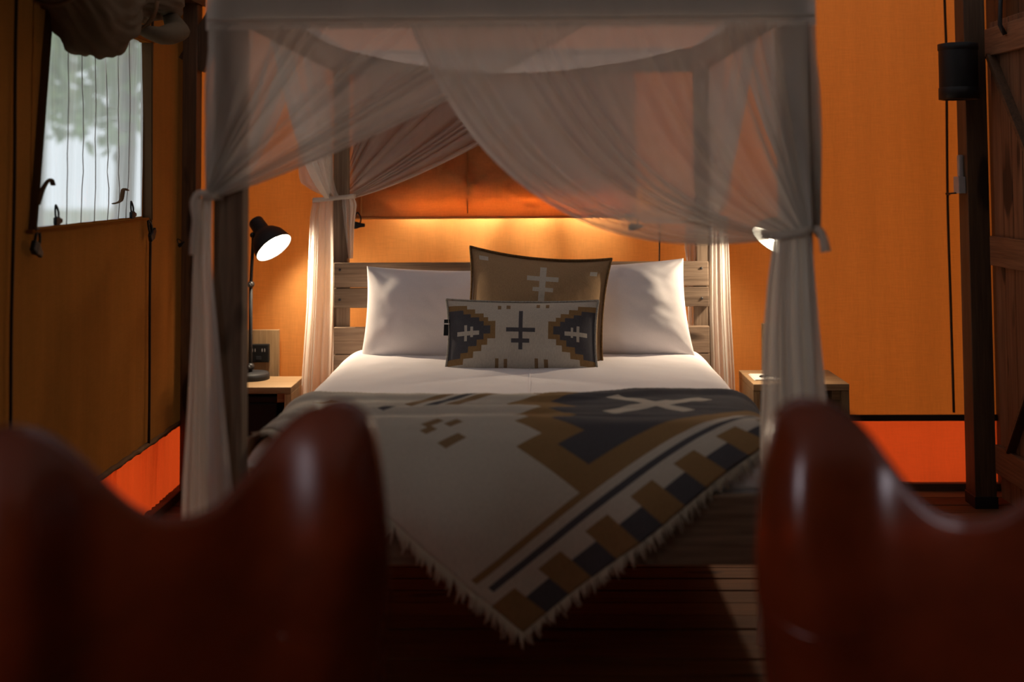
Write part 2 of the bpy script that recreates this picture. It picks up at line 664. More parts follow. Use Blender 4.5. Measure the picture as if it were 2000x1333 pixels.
for fy in (4.30, 4.46, 4.60, 4.72, 4.83, 4.95):   # sewn creases of the sheet
    pts = [(pane_x(fy + 0.02 * fbm(fy, z_ * 1.5, 2), lerp(WZ0, WZ1, z_ / 12)) + 0.003, fy + 0.012 * fbm(fy, z_ * 0.15, 2), lerp(WZ0, WZ1, z_ / 12)) for z_ in range(13)]
    tube('crease', pts, 0.0019, 'grey_plastic', win, 5)
# curved straps inside the window
for (a, b, c, d) in (((74, 400), (84, 368), (98, 350), (104, 362)), ((222, 398), (236, 392), (241, 370), (249, 372))):
    pts = smooth_path([atx(*q, XL + 0.05) for q in (a, b, c, d)], 6)
    tube('strap', pts, 0.009, 'seam', win, 6, 0.3)

# right, front (with the open entrance) and roof
wr = struct(thing('wall_right', 'dark timber wall behind the plank door', 'wall'))
for k in range(56):
    y0 = YF + k * 0.138
    if y0 > YB:
        break
    box('board', XR, XR + 0.02, y0, min(y0 + 0.134, YB + 0.02), 0.0, 2.3, 'dark_z', wr, 0.003)
wf = struct(thing('wall_front', 'brown canvas wall behind the chairs', 'wall'))
sheet('canvas_sheet', (XL, YF, 0), (XR, YF, 0), (XL, YF, 2.9), 20, 12, 'canvas_lining', wf)
ce = struct(thing('ceiling', 'brown canvas tent roof', 'ceiling'))
XC = (XL + XR) / 2
YS = 3.45                                      # roof cloth unseen: cream over the bed, browner forward to hold daylight back
for xe in (XL - 0.9, XR + 0.9):  # eaves reach past the walls, unseen, to shade the side canvas outside
    sheet('roof_sheet', (xe, YF - 0.3, 2.08), (xe, YS, 2.08), (XC, YF - 0.3, 3.1), 20, 12, 'canvas_roof_dim', ce)
    sheet('roof_sheet', (xe, YS, 2.08), (xe, YB + 0.02, 2.08), (XC, YS, 3.1), 20, 12, 'canvas_roof', ce)

# corner post, brace and eave beam of the tent frame
fr = thing('tent_frame', 'dark timber corner post with diagonal brace behind the bed curtain', 'post')
box('post', XL + 0.02, XL + 0.085, YB - 0.13, YB - 0.035, 0.0, 2.3, 'dark_z', fr)
bar('brace', (XL + 0.05, YB - 0.08, 1.95), (XL + 0.52, YB - 0.08, 2.71), 0.13, 0.06, 'dark_z', fr, up=(0, 1, 0))
bar('eave_beam', (XL + 0.06, YF + 0.1, 2.28), (XL + 0.06, YB - 0.02, 2.28), 0.07, 0.10, 'dark_y', fr)

# right: timber post with its wall lamp and switch
post = thing('timber_post', 'dark square timber post beside the plank door', 'post')
pl, pr_ = at(1896, 600, 5.48).x, at(1938, 600, 5.48).x
box('post_body', pl, pr_, 5.48, 5.60, 0, 2.45, 'dark_z', post)
box('foot', pl - 0.004, pr_ + 0.004, 5.476, 5.604, 0, 0.05, 'black_metal', post, 0.002)

wlp = thing('wall_lamp', 'black cylindrical wall lamp fixed to the timber post', 'lamp')
lc = at(1872, 140, 5.37)
lathe('body', [(0.0, 0.11), (0.070, 0.11), (0.079, 0.105), (0.080, 0.10), (0.080, -0.10), (0.079, -0.105), (0.070, -0.108), (0.0, -0.108)], 'black_plastic', wlp, 40, Matrix.Translation(lc))
lathe('rim', [(0.0805, -0.068), (0.083, -0.07), (0.083, -0.118), (0.074, -0.120), (0.070, -0.11)], 'black_plastic', wlp, 40, Matrix.Translation(lc))
lathe('rim', [(0.0805, 0.09), (0.083, 0.094), (0.083, 0.118), (0.074, 0.120), (0.070, 0.11)], 'black_plastic', wlp, 40, Matrix.Translation(lc))
box('bracket', lc.x + 0.03, pl + 0.03, lc.y + 0.05, 5.482, lc.z - 0.03, lc.z + 0.03, 'black_metal', wlp)

sw = thing('switch_box', 'small grey switch box on the side of the timber post', 'switch')
s0 = at(1868, 340, 5.54)
box('back_box', pl - 0.032, pl - 0.001, 5.50, 5.57, at(1870, 378, 5.54).z, at(1870, 345, 5.54).z, 'grey_plastic', sw, 0.004)
box('conduit', pl - 0.022, pl - 0.001, 5.52, 5.55, at(1870, 345, 5.54).z, at(1870, 303, 5.54).z, 'grey_plastic', sw, 0.006)
tube('cable', [(pl - 0.03, 5.535, at(1870, 379, 5.54).z + 0.004), (pl - 0.055, 5.60, at(1870, 379, 5.54).z), (cordp[3].x + 0.01, YB - 0.02, at(1870, 380, YB).z)], 0.004, 'black_plastic', sw, 6)

# plank door on the right
door = struct(thing('door_1', 'brown plank door with ledges and diagonal braces', 'door'))
DX = 1.955
DY0, DY1 = 4.55, 5.42
for k in range(8):
    y0 = DY0 + k * (DY1 - DY0) / 8
    box('plank', DX + 0.002 * hash1(k), DX + 0.028, y0 + 0.002, y0 + (DY1 - DY0) / 8 - 0.002, 0.06, 2.08, 'door_z', door, 0.004)
for z0, z1 in ((0.165, 0.285), (1.04, 1.165), (1.93, 2.05)):
    box('ledge', DX - 0.024, DX, DY0 + 0.01, DY1 - 0.005, z0, z1, 'door_y', door, 0.004)
bar('brace', (DX - 0.012, DY1 - 0.06, 1.93), (DX - 0.012, DY0 + 0.10, 1.165), 0.022, 0.05, 'dark_y', door, up=(1, 0, 0))
bar('brace', (DX - 0.012, DY1 - 0.16, 0.285), (DX - 0.012, DY0 + 0.10, 1.04), 0.022, 0.05, 'dark_y', door, up=(1, 0, 0))
tube('latch', [(DX - 0.03, 5.16, 2.19), (DX - 0.045, 5.16, 2.14), (DX - 0.05, 5.16, 2.04), (DX - 0.03, 5.16, 2.0)], 0.010, 'black_metal', door, 8)

# outside
struct(mesh('ground', [(-60, -20, -0.25), (40, -20, -0.25), (40, 70, -0.25), (-60, 70, -0.25)], [(0, 1, 2, 3)], 'ground'))


def tree(loc, h, rx, n, seed, label):
    t = thing('tree', label, 'tree', loc, 0, 'trees outside the window')
    rnd = random.Random(seed)
    tube('trunk', smooth_path([(0, 0, -0.3), (0.1, 0.05, h * 0.4), (0.0, 0.1, h * 0.8)], 5), [0.16 - 0.009 * i for i in range(11)], 'bark', t, 8)
    vs_, fs = [], []
    for _ in range(n):
        while True:
            p = Vector((rnd.uniform(-1, 1), rnd.uniform(-1, 1), rnd.uniform(-1, 1)))
            if p.length < 1 and fbm(p.x * 2 + seed, p.y * 2, p.z * 2) > -0.12:
                break
        c = Vector((p.x * rx, p.y * rx, h * 0.66 + p.z * h * 0.36))
        a = Vector((rnd.gauss(0, 1), rnd.gauss(0, 1), rnd.gauss(0, 1))).normalized() * rnd.uniform(0.09, 0.16)
        b = a.cross(Vector((rnd.gauss(0, 1), rnd.gauss(0, 1), rnd.gauss(0, 1)))).normalized() * a.length * 0.5
        i = len(vs_)
        vs_ += [c - a, c + b, c + a, c - b]
        fs.append((i, i + 1, i + 2, i + 3))
    mesh('foliage', vs_, fs, 'leaf', t, False, 'stuff')


tree((-5.2, 15.5, -0.25), 6.5, 1.7, 2600, 1, 'broad leafy tree in the middle of the window view')
tree((-7.9, 19.5, -0.25), 7.5, 2.0, 2800, 2, 'tall leafy tree at the near side of the window view')
tree((-5.0, 24.0, -0.25), 6.0, 1.6, 2200, 3, 'rounder leafy tree at the far side of the window view')

# ------------------------------------------------------------------ canvas flap and light behind it
FY = YB - 0.066
fl, frt, fzb, fzt = at(690, 425, FY).x, at(1243, 425, FY).x, at(960, 425, FY).z, 1.97


def flap_disp(u, v):
    d = 0.022 * fbm(u * 4, v * 3, 2) + 0.034 * (0.6 - 2 * abs(fbm(u * 4 + v * 3, v * 3 - u * 2.5, 7))) + 0.010 * fbm(u * 12 + v * 8, v * 9 - u * 7, 4)
    d = 0.034 * math.tanh(d / 0.034) + 0.01
    return d * smst(v / 0.15) * smst((1 - v) / 0.2) + 0.006 * math.sin(u * 7)


flap = thing('window_flap', 'brown canvas flap hanging on the back wall above the headboard', 'flap')
sheet('flap_cloth', (fl, FY, fzb), (frt, FY, fzb), (fl, FY, fzt), 110, 60, 'canvas_flap', flap, flap_disp, 0.003)
tube('hem', [(lerp(fl, frt, i / 40), FY + 0.0 - 0.006 * math.sin(i / 40 * 7), fzb) for i in range(41)], 0.009, 'canvas_flap', flap, 8, 0.6)
for u in (0.03, 0.405):
    x = lerp(fl, frt, u)
    tube('strap', [(x, FY - 0.016 - 0.003 * math.sin(j * 0.9), lerp(fzb + 0.02, fzt, j / 9)) for j in range(10)], 0.014, 'canvas_flap', flap, 6, 0.2)
box('pelmet_board', fl - 0.03, frt + 0.03, FY - 0.006, YB - 0.012, fzt, fzt + 0.02, 'dark_x', flap, 0.003)

led = thing('light_strip', 'warm light strip hidden behind the canvas flap', 'light')
lx0, lx1 = at(790, 430, YB).x, at(1230, 430, YB).x
box('channel', lx0, lx1, YB - 0.046, YB - 0.018, fzb + 0.10, fzb + 0.118, 'grey_plastic', led, 0.002)
box('diffuser', lx0 + 0.01, lx1 - 0.01, YB - 0.043, YB - 0.021, fzb + 0.092, fzb + 0.0995, 'led', led, 0.002)


# toggles: a loop of cord and a wedge shaped peg
def toggle(p, label, size=0.028, tilt=0.0, side='x'):
    t = thing('toggle', label, 'toggle', p, 0, 'toggles of the tent cloth')
    ax = Vector((0, 1, 0)) if side == 'x' else Vector((1, 0, 0))
    nx = Vector((1, 0, 0)) if side == 'x' else Vector((0, -1, 0))
    up = Vector((0, 0, 1))
    c, s_ = math.cos(tilt), math.sin(tilt)
    a2 = ax * c + up * s_
    u2 = up * c - ax * s_
    vs_, fs = [], []
    for (lx, hw, hh) in ((-1, 0.35, 0.45), (-0.2, 0.5, 0.55), (0.5, 0.42, 0.32), (1.15, 0.3, 0.25)):
        for sx, sy in ((-1, -1), (1, -1), (1, 1), (-1, 1)):
            vs_.append(a2 * lx * size + nx * (0.016 + sx * hw * size * 0.6) + u2 * sy * hh * size)
    for i in range(3):
        for k2 in range(4):
            k3 = (k2 + 1) % 4
            fs.append((i * 4 + k2, i * 4 + k3, i * 4 + 4 + k3, i * 4 + 4 + k2))
    fs += [(3, 2, 1, 0), (12, 13, 14, 15)]
    o = mesh('peg', vs_, fs, 'black_plastic', t, False)
    md = o.modifiers.new('bev', 'BEVEL')
    md.width = size * 0.12
    md.segments = 2
    lp = [a2 * (-0.35 * size) + nx * 0.014, a2 * (-0.5 * size) + u2 * size * 1.0 + nx * 0.012, u2 * size * 1.9 + nx * 0.008,
          a2 * (0.5 * size) + u2 * size * 1.0 + nx * 0.012, a2 * (0.3 * size) + nx * 0.014]
    tube('cord_loop', smooth_path(lp, 5), size * 0.13, 'black_plastic', t, 6)
    return t


toggle(atx(104, 432, XL + 0.01), 'black toggle under the near corner of the tent window')
toggle(atx(252, 420, XL + 0.01), 'black toggle under the far corner of the tent window')
toggle(atx(62, 488, XL + 0.01), 'largest black toggle on the canvas below the tent window', 0.038, -0.5)
toggle(atx(290, 458, XL + 0.015), 'black toggle on the seam cord right of the tent window', 0.036, 0.5)
toggle(at(356, 477, YB - 0.16), 'small black toggle on the tent corner post', 0.016, 0.7, 'y')
toggle(at(699, 440, FY - 0.02), 'black toggle hanging from the canvas flap beside the bedpost', 0.03, 0.0, 'y')
toggle(at(1240, 443, FY - 0.02), 'black toggle hanging from the canvas flap half behind the net', 0.03, 0.1, 'y')

# rolled-up window cover at the top of the window
roll = thing('rolled_cover', 'grey brown rolled up canvas cover hanging over the tent window', 'canvas roll')
vs_ = []
NL, NS = 110, 72


def roll_z(t):
    return 2.10 - 0.14 * math.exp(-((t - 0.42) / 0.2) ** 2) + 0.03 * t


for i in range(NL):
    t = i / (NL - 1)
    yy = lerp(3.50, 5.02, t)
    zc = roll_z(t)
    rr = 0.082 + 0.048 * math.exp(-((t - 0.42) / 0.2) ** 2) + 0.016 * math.sin(t * 17) * smst(t * 2)
    rr *= 0.45 + 0.55 * smst(min(t, 1 - t) / 0.06)
    for k in range(NS):
        a = 2 * math.pi * k / NS
        q = rr * (1 + 0.22 * fbm(math.cos(a) * 1.2, math.sin(a) * 1.2, t * 5) - 0.20 * abs(fbm(math.cos(a) * 2.2 + t * 2, math.sin(a) * 2.2, t * 2.5 + 4)) + 0.05 * math.sin(a * 3 + t * 9))
        vs_.append((XL + 0.16 + q * math.cos(a) * 0.95, yy + 0.01 * math.sin(3 * a), zc + q * math.sin(a)))
fs = []
for i in range(NL - 1):
    for k in range(NS):
        k2 = (k + 1) % NS
        fs.append((i * NS + k, i * NS + k2, (i + 1) * NS + k2, (i + 1) * NS + k))
fs += [tuple(range(NS))[::-1], tuple((NL - 1) * NS + k for k in range(NS))]
mesh('roll', vs_, fs, 'canvas_roll', roll)
for t, rr in ((0.62, 0.115), (0.18, 0.105)):
    yy = lerp(3.50, 5.02, t)
    zc = roll_z(t)
    pts = [(XL + 0.16 + rr * math.cos(a * math.pi / 12), yy, zc + rr * 1.05 * math.sin(a * math.pi / 12)) for a in range(25)]
    tube('strap', pts, 0.02, 'seam', roll, 6, 0.3)
lop = [(XL + 0.20, 4.45, 1.97), (XL + 0.27, 4.50, 1.95), (XL + 0.28, 4.62, 1.97), (XL + 0.26, 4.74, 2.0), (XL + 0.2, 4.82, 2.08)]
tube('loose_fold', smooth_path(lop, 8), [0.02 + 0.035 * math.sin(math.pi * i / 32) for i in range(33)], 'canvas_roll', roll, 14, 0.7)

# ------------------------------------------------------------------ bed
bed = thing('four_poster_bed', 'weathered wooden four-poster bed in the middle of the tent', 'bed')
FPL, FPR = (-0.905, -0.822), (0.682, 0.765)
RPL, RPR = (-0.908, -0.843), (0.706, 0.776)
ZB0, ZB1 = 1.865, 2.0
for (x0, x1), (y0, y1) in ((FPL, (3.5, 3.58)), (FPR, (3.5, 3.58)), (RPL, (5.6, 5.66)), (RPR, (5.6, 5.66))):
    box('bed_post', x0, x1, y0, y1, 0.0, ZB1, 'wood_z', bed, 0.005)
box('canopy_beam', FPL[1] + 0.001, FPR[0] - 0.001, 3.505, 3.56, ZB0, ZB1 - 0.002, 'wood_x', bed, 0.005)
box('canopy_beam', RPL[1] + 0.001, RPR[0] - 0.001, 5.605, 5.655, ZB0 + 0.03, ZB1 - 0.002, 'wood_x', bed, 0.005)
box('canopy_beam', FPL[0] + 0.01, FPL[1] - 0.01, 3.582, 5.598, ZB0 + 0.03, ZB1 - 0.002, 'wood_y', bed, 0.005)
box('canopy_beam', FPR[0] + 0.01, FPR[1] - 0.01, 3.582, 5.598, ZB0 + 0.03, ZB1 - 0.002, 'wood_y', bed, 0.005)
zf0, zf1 = at(1400, 1106, 3.52).z, at(1400, 968, 3.52).z
box('footboard', FPL[1] + 0.001, FPR[0] - 0.001, 3.52, 3.555, zf0, zf1, 'wood_x', bed, 0.005)
for (x0, x1) in ((FPL[0] + 0.02, FPL[0] + 0.055), (FPR[1] - 0.055, FPR[1] - 0.02)):
    box('side_rail', x0, x1, 3.582, 5.598, zf0, zf1, 'wood_y', bed, 0.005)
for k in range(14):
    box('slat', FPL[0] + 0.06, FPR[1] - 0.06, 3.62 + k * 0.14, 3.70 + k * 0.14, zf0 + 0.03, zf0 + 0.05, 'wood_x', bed, 0.003)
HY = 5.545
hz = [at(700, q, HY).z for q in (514, 562, 563.5, 602, 640, 692)]
box('headboard_plank', -0.897, 0.752, HY, HY + 0.03, hz[1], hz[0], 'wood_x', bed, 0.004)
box('headboard_plank', -0.897, 0.752, HY, HY + 0.03, hz[3], hz[2], 'wood_x', bed, 0.004)
box('headboard_plank', -0.897, 0.752, HY, HY + 0.03, hz[5], hz[4], 'wood_x', bed, 0.004)
box('headboard_plank', -0.897, 0.752, HY, HY + 0.03, hz[5] - 0.15, hz[5] - 0.003, 'wood_x', bed, 0.004)
for x in (-0.892, 0.69):
    box('headboard_stile', x, x + 0.06, HY + 0.031, HY + 0.054, 0.3, hz[0] - 0.01, 'wood_z', bed, 0.003)
for (x, z) in ((-0.87, hz[0] - 0.03), (-0.87, hz[2] - 0.05), (0.72, hz[0] - 0.03), (0.72, hz[2] - 0.05)):
    lathe('screw', [(0, 0.004), (0.004, 0.0035), (0.006, 0.001), (0.006, 0)], 'black_metal', bed, 10, Matrix.Translation((x, HY, z)) @ Matrix.Rotation(R(90), 4, 'X'))

# mattress under a white duvet
MX0, MX1, MY0, MY1, MZ = -0.86, 0.745, 3.62, 5.52, 0.685
mat_ = thing('mattress', 'thick white mattress lying in the bed frame', 'mattress')
box('mattress_body', -0.845, 0.705, 3.60, 5.53, 0.42, 0.62, 'sheet', mat_, 0.04)
tube('mattress_piping', [(-0.842, 3.598, 0.55), (-0.07, 3.597, 0.55), (0.702, 3.598, 0.55)], 0.006, 'sheet', mat_)


def top_z(x, y):
    u = (x - MX0) / (MX1 - MX0) * 2 - 1
    v = (y - MY0) / (MY1 - MY0)
    b = 0.016 * (1 - abs(u) ** 3)
    b += 0.007 * fbm(x * 2.2, y * 1.6, 1.0) + 0.0035 * fbm(x * 6, y * 5, 2.0)
    return MZ + b


def rounded_pos(u, v):
    """duvet surface over u, v in [-1.35, 1.35]: |.|<=1 on top, beyond it down the side"""
    cx, cy = (MX0 + MX1) / 2, (MY0 + MY1) / 2
    hx, hy = (MX1 - MX0) / 2, (MY1 - MY0) / 2
    r = 0.13
    pos = []
    drop = 0.0
    outs = []
    for q, h, m in ((u, hx, 0), (v, hy, 1)):
        a = abs(q)
        flat = (h - r) / h
        s = 1 if q >= 0 else -1
        if a <= flat:
            pos.append(s * a * h)
            outs.append(0)
        else:
            l = (a - flat) * h
            th = l / r
            if th < math.pi / 2:
                pos.append(s * (h - r + r * math.sin(th)))
                outs.append(r * (1 - math.cos(th)))
            else:
                pos.append(s * h)
                outs.append(r + (l - r * math.pi / 2))
    return Vector((cx + pos[0], cy + pos[1], 0)), math.hypot(*outs) if min(outs) > 0 else max(outs)


dv = []
ND = 130
for i in range(ND):
    for j in range(ND):
        u = lerp(-1.24, 1.24, i / (ND - 1))
        v = lerp(-1.17, 1.17, j / (ND - 1))
        p, drop = rounded_pos(u, v)
        z = top_z(p.x, p.y) - drop
        wv = smst((drop - 0.1) / 0.1)
        p.x += 0.010 * wv * math.sin(p.y * 21 + 3 * fbm(p.y * 2, 0, 1)) * (1 if abs(u) > 1 else 0)
        if j < ND / 2:
            p.y += 0.0
        dv.append(Vector((p.x, p.y, max(z, 0.45))))
# the foot end tucks inside the posts
duvet = thing('duvet', 'smooth white duvet spread over the bed', 'duvet')
mesh('duvet_cover', dv, grid_faces(ND, ND), 'white_linen', duvet)
tube('seam', [(-0.03 + 0.0015 * math.sin(i * 0.3), lerp(4.2, 4.95, i / 20), top_z(-0.03, lerp(4.2, 4.95, i / 20)) + 0.0005) for i in range(21)], 0.0022, 'white_linen', duvet, 5)


# ------------------------------------------------------------------ pillows
def pillow_surface(nu, nv, hw, hh, th, pinch=0.05, wr=0.0, seed=0, flange=0.0):
    """front and back sheets of a pillow in local x (width), z (height), y (thickness)"""
    res = []
    for side in (-1, 1):
        vs_ = []
        for i in range(nu):
            for j in range(nv):
                u = 2 * i / (nu - 1) - 1
                v = 2 * j / (nv - 1) - 1
                x = hw * u * (1 - pinch * (1 - v * v))
                z = hh * v * (1 - pinch * 1.3 * (1 - u * u))
                fu = max(0.0, 1 - (abs(u) / (1 - flange)) ** 2.6)
                fv = max(0.0, 1 - (abs(v) / (1 - flange)) ** 2.6)
                h = th * (fu ** 0.72) * (fv ** 0.72)
                e = min(1 - abs(u), 1 - abs(v))
                if wr:
                    h += wr * smst(e * 3) * (1.2 * fbm(u * 1.6 + seed, v * 1.6, seed, 2) + 0.5 * fbm(u * 3 + v * 2.5, (v - u) * 1.2, seed + 3, 2))
                    rad = math.exp(-((abs(u) - 0.9) / 0.2) ** 2) * math.exp(-((abs(v) - 0.8) / 0.3) ** 2)
                    h += wr * 0.15 * rad * smst(e * 10) * math.sin(math.atan2(1.08 - abs(v), 1.08 - abs(u)) * 14)
                vs_.append(Vector((x, side * (h + 0.002), z)))
        res.append(vs_)
    return res


def place(vs_, loc, rx, ry, rz):
    m_ = Matrix.Translation(loc) @ Matrix.Rotation(rz, 4, 'Z') @ Matrix.Rotation(rx, 4, 'X') @ Matrix.Rotation(ry, 4, 'Y')
    return [m_ @ v for v in vs_], m_


def pillow(name, label, cat, loc, hw, hh, th, rx, ry, rz, mat, pinch=0.05, wr=0.0, seed=0, nu=70, nv=50, color=None, pipe=None, flange=0.0, part='pillow_case'):
    t = thing(name, label, cat, loc)
    f, b = pillow_surface(nu, nv, hw, hh, th, pinch, wr, seed, flange)
    rot = Matrix.Rotation(rz, 4, 'Z') @ Matrix.Rotation(rx, 4, 'X') @ Matrix.Rotation(ry, 4, 'Y')
    vs_ = [rot @ v for v in f] + [rot @ v for v in b]
    n = nu * nv
    fs = [q for q in grid_faces(nu, nv)] + [q[::-1] for q in grid_faces(nu, nv, n)]
    # close the rim
    rim = [i * nv for i in range(nu)] + [(nu - 1) * nv + j for j in range(1, nv)] + [i * nv + nv - 1 for i in range(nu - 2, -1, -1)] + [j for j in range(nv - 2, 0, -1)]
    for a, c in zip(rim, rim[1:] + rim[:1]):
        fs.append((a, n + a, n + c, c))
    o = mesh(part, vs_, fs, mat, t)
    if color:
        at_ = o.data.color_attributes.new('yarn', 'FLOAT_COLOR', 'CORNER')
        li = 0
        buf = []
        for fi, poly in enumerate(fs):
            cell = fi % ((nu - 1) * (nv - 1))
            ci, cj = divmod(cell, nv - 1)
            c = color((ci + 0.5) / (nu - 1), (cj + 0.5) / (nv - 1)) if fi < 2 * (nu - 1) * (nv - 1) else color(0.5, 0.02)
            buf += [c[0], c[1], c[2], 1.0] * 4
        at_.data.foreach_set('color', buf)
    if pipe:
        pts = [(vs_[a] + vs_[n + a]) / 2 for a in rim]
        cen = sum(pts, Vector()) / len(pts)
        pts = [p + (p - cen).normalized() * pipe[1] * 0.6 for p in pts]
        pts.append(pts[0].copy())
        tube('piping', pts, pipe[1], pipe[0], t, 7, pipe[2])
    return t, rot


def mid(px0, px1, py0, py1, y):
    return at((px0 + px1) / 2, (py0 + py1) / 2, y)


lean = -R(20)
p_ = at(862, 623, 5.31)
pillow('white_pillow', 'white pillow leaning on the headboard nearest the lit desk lamp', 'pillow', p_, 0.335, 0.222, 0.105, lean, R(1), R(-3), 'white_linen', 0.05, 0.007, 3, nu=110, nv=80)
p_ = at(1196, 607, 5.31)
pillow('white_pillow', 'white pillow with creased corner half hidden by brown cushion', 'pillow', p_, 0.325, 0.21, 0.105, lean, R(-2.5), R(3), 'white_linen', 0.05, 0.009, 11, nu=110, nv=80)

WHITE = (0.58, 0.53, 0.455)
OCHRE = (0.30, 0.185, 0.085)
DARK = (0.092, 0.090, 0.102)
TAN = (0.27, 0.175, 0.095)


def inr(x, y, r):
    return r[0] <= x <= r[1] and r[2] <= y <= r[3]


# motifs measured on the small cushion: x across 130..1040, y down 480..940
CENTRE = [(570, 595, 555, 795), (493, 672, 665, 690), (522, 635, 730, 755)]
DOTS = [(440, 462, 515, 545), (493, 515, 512, 542), (675, 697, 505, 535), (730, 752, 505, 535), (427, 448, 845, 900), (483, 503, 847, 900), (667, 690, 845, 897), (724, 748, 847, 897)]
OST = [(520, 545, 250), (545, 572, 300), (572, 598, 350), (598, 622, 380), (622, 730, 425), (730, 767, 375), (767, 800, 340), (800, 835, 290), (835, 868, 233)]
DST = [(553, 575, 225), (575, 598, 270), (598, 622, 322), (622, 650, 350), (650, 700, 393), (700, 732, 350), (732, 770, 310), (770, 805, 258), (805, 832, 210)]
XS = [(183, 322, 680, 704), (230, 247, 645, 735), (268, 285, 655, 717)]


def lumbar_color(u, v):
    x = 130 + u * 910
    y = 480 + (1 - v) * 460
    for r in CENTRE:
        if inr(x, y, r):
            return DARK
    for r in DOTS:
        if inr(x, y, r):
            return TAN
    xm = x if x < 588 else 1176 - x
    for r in XS:
        if inr(xm, y, r):
            return WHITE
    for y0, y1, xe in DST:
        if y0 <= y < y1 and xm < xe and xm > 128:
            return DARK
    for y0, y1, xe in OST:
        if y0 <= y < y1 and xm < xe:
            return OCHRE
    return WHITE


BRX = [(680, 722, 255, 560), (597, 802, 327, 357), (635, 770, 402, 428), (283, 340, 230, 255), (1000, 1052, 272, 298)]


def brown_color(u, v):
    x = 235 + u * 880
    y = 190 + (1 - v) * 700
    for r in BRX:
        if inr(x, y, r):
            return WHITE
    return (0.42, 0.275, 0.155)


p_ = at(1047, 612, 5.07)
pillow('cushion', 'brown woven cushion with white double cross behind the small cushion', 'cushion', p_, 0.285, 0.245, 0.10, -R(17), R(5.5), R(2), 'yarn', 0.09, 0.006, 5, 150, 130, brown_color, ('tan_piping', 0.010, 0.5), 0.02, 'cushion_cover')
p_ = at(1019, 665, 4.90)
lum, lrot = pillow('lumbar_cushion', 'small oblong cushion with grey cross and stepped diamonds', 'cushion', p_, 0.295, 0.157, 0.088, -R(20), R(0.6), R(-1), 'yarn', 0.05, 0.005, 8, 260, 130, lumbar_color, ('grey_piping', 0.006, 0.8), 0.01, 'cushion_cover')
tg = [Vector((-0.292, -0.004, 0.015)), Vector((-0.292, 0.004, 0.015)), Vector((-0.306, -0.004, 0.016)), Vector((-0.306, 0.004, 0.016))]
vs_ = []
for z in (0.015, 0.078):
    for x in (-0.282, -0.304):
        for yq in (-0.005, -0.001):
            vs_.append(lrot @ Vector((x, yq, z)))
o = mesh('cloth_tag', vs_, [(0, 1, 3, 2), (4, 6, 7, 5), (0, 2, 6, 4), (1, 5, 7, 3), (0, 4, 5, 1), (2, 3, 7, 6)], 'black_plastic', lum, False)
o['label'] = 'small black cloth tag'
vs_ = [lrot @ Vector((x, -0.0056, z)) for x, z in ((-0.303, 0.058), (-0.283, 0.058), (-0.283, 0.063), (-0.303, 0.063))]
mesh('tag_stripe', vs_, [(0, 1, 2, 3)], 'paper', o, False)

# ------------------------------------------------------------------ throw blanket
bl = thing('throw_blanket', 'cream wool throw with ochre and charcoal pattern hanging over the foot', 'blanket')
# profile across the foot of the bed: arc length s = 0 at the edge, > 0 on top, < 0 hanging
PROF = [(4.60, MZ + 0.035), (3.90, MZ + 0.030), (3.74, MZ + 0.022), (3.66, MZ - 0.004), (3.60, MZ - 0.045), (3.545, MZ - 0.10), (3.505, MZ - 0.17), (3.488, MZ - 0.25), (3.480, MZ - 0.40), (3.476, 0.0)]
PROFV = smooth_path([(0, a, b) for a, b in PROF], 10)
ARC = [0.0]
for a, b in zip(PROFV, PROFV[1:]):
    ARC.append(ARC[-1] + (b - a).length)
S0 = next(ARC[i] for i in range(len(PROFV)) if PROFV[i].y < 3.63)


def prof(s):
    l = S0 - s
    l = min(max(l, 0.0), ARC[-1] - 1e-6)
    lo_i, hi_i = 0, len(ARC) - 1
    while hi_i - lo_i > 1:
        m_ = (lo_i + hi_i) // 2
        if ARC[m_] <= l:
            lo_i = m_
        else:
            hi_i = m_
    t = (l - ARC[lo_i]) / (ARC[hi_i] - ARC[lo_i])
    return PROFV[lo_i].lerp(PROFV[hi_i], t)


APEX = (-0.045, -0.512)
E1 = (0.805, 0.593)
E2 = (-0.775, 0.632)


def unfold(u, v):
    # the hanging corner steepens towards its tip
    x = APEX[0] + u * E1[0] + v * E2[0]
    s = APEX[1] + u * E1[1] + v * E2[1]
    return x, s


def blanket_pos(x, s):
    p = prof(s)
    z = p.z
    yy = p.y
    if s > 0.05:
        wgt = smst((s - 0.05) / 0.15)
        z = lerp(z, top_z(x, yy) + 0.009, wgt)
        z += wgt * (0.010 * max(0, fbm(x * 1.1 + 4, yy * 9, 3)) + 0.009 * math.sin(yy * 44 + 1.5 * fbm(x * 1.5, yy * 2, 1)) * smst((0.25 - abs(yy - 3.85)) / 0.2) * smst((0.3 - x) / 0.5))
        z += 0.012 * smst((s - 0.38 - 0.22 * x * x - 0.1 * smst(x / 0.6)) / 0.06)          # the thick fold at the far edge
    else:
        hang = smst(-s / 0.3)
        yy += hang * (0.016 * math.sin(x * 11 + 1.2 + s * 2) - 0.012 + 0.008 * fbm(x * 5, s * 4, 6))
    # over the sides of the mattress
    for edge, sg in ((MX1 - 0.02, 1), (MX0 + 0.02, -1)):
        o_ = (x - edge) * sg
        if o_ > -0.10:
            l = o_ + 0.10
            r = 0.12
            th = l / r
            if th < math.pi / 2:
                dx, dz = r * math.sin(th), r * (1 - math.cos(th))
            else:
                dx, dz = r, r + (l - r * math.pi / 2)
            x = edge - sg * 0.10 + sg * dx * 1.05
            z -= dz
    return Vector((x, yy, z))


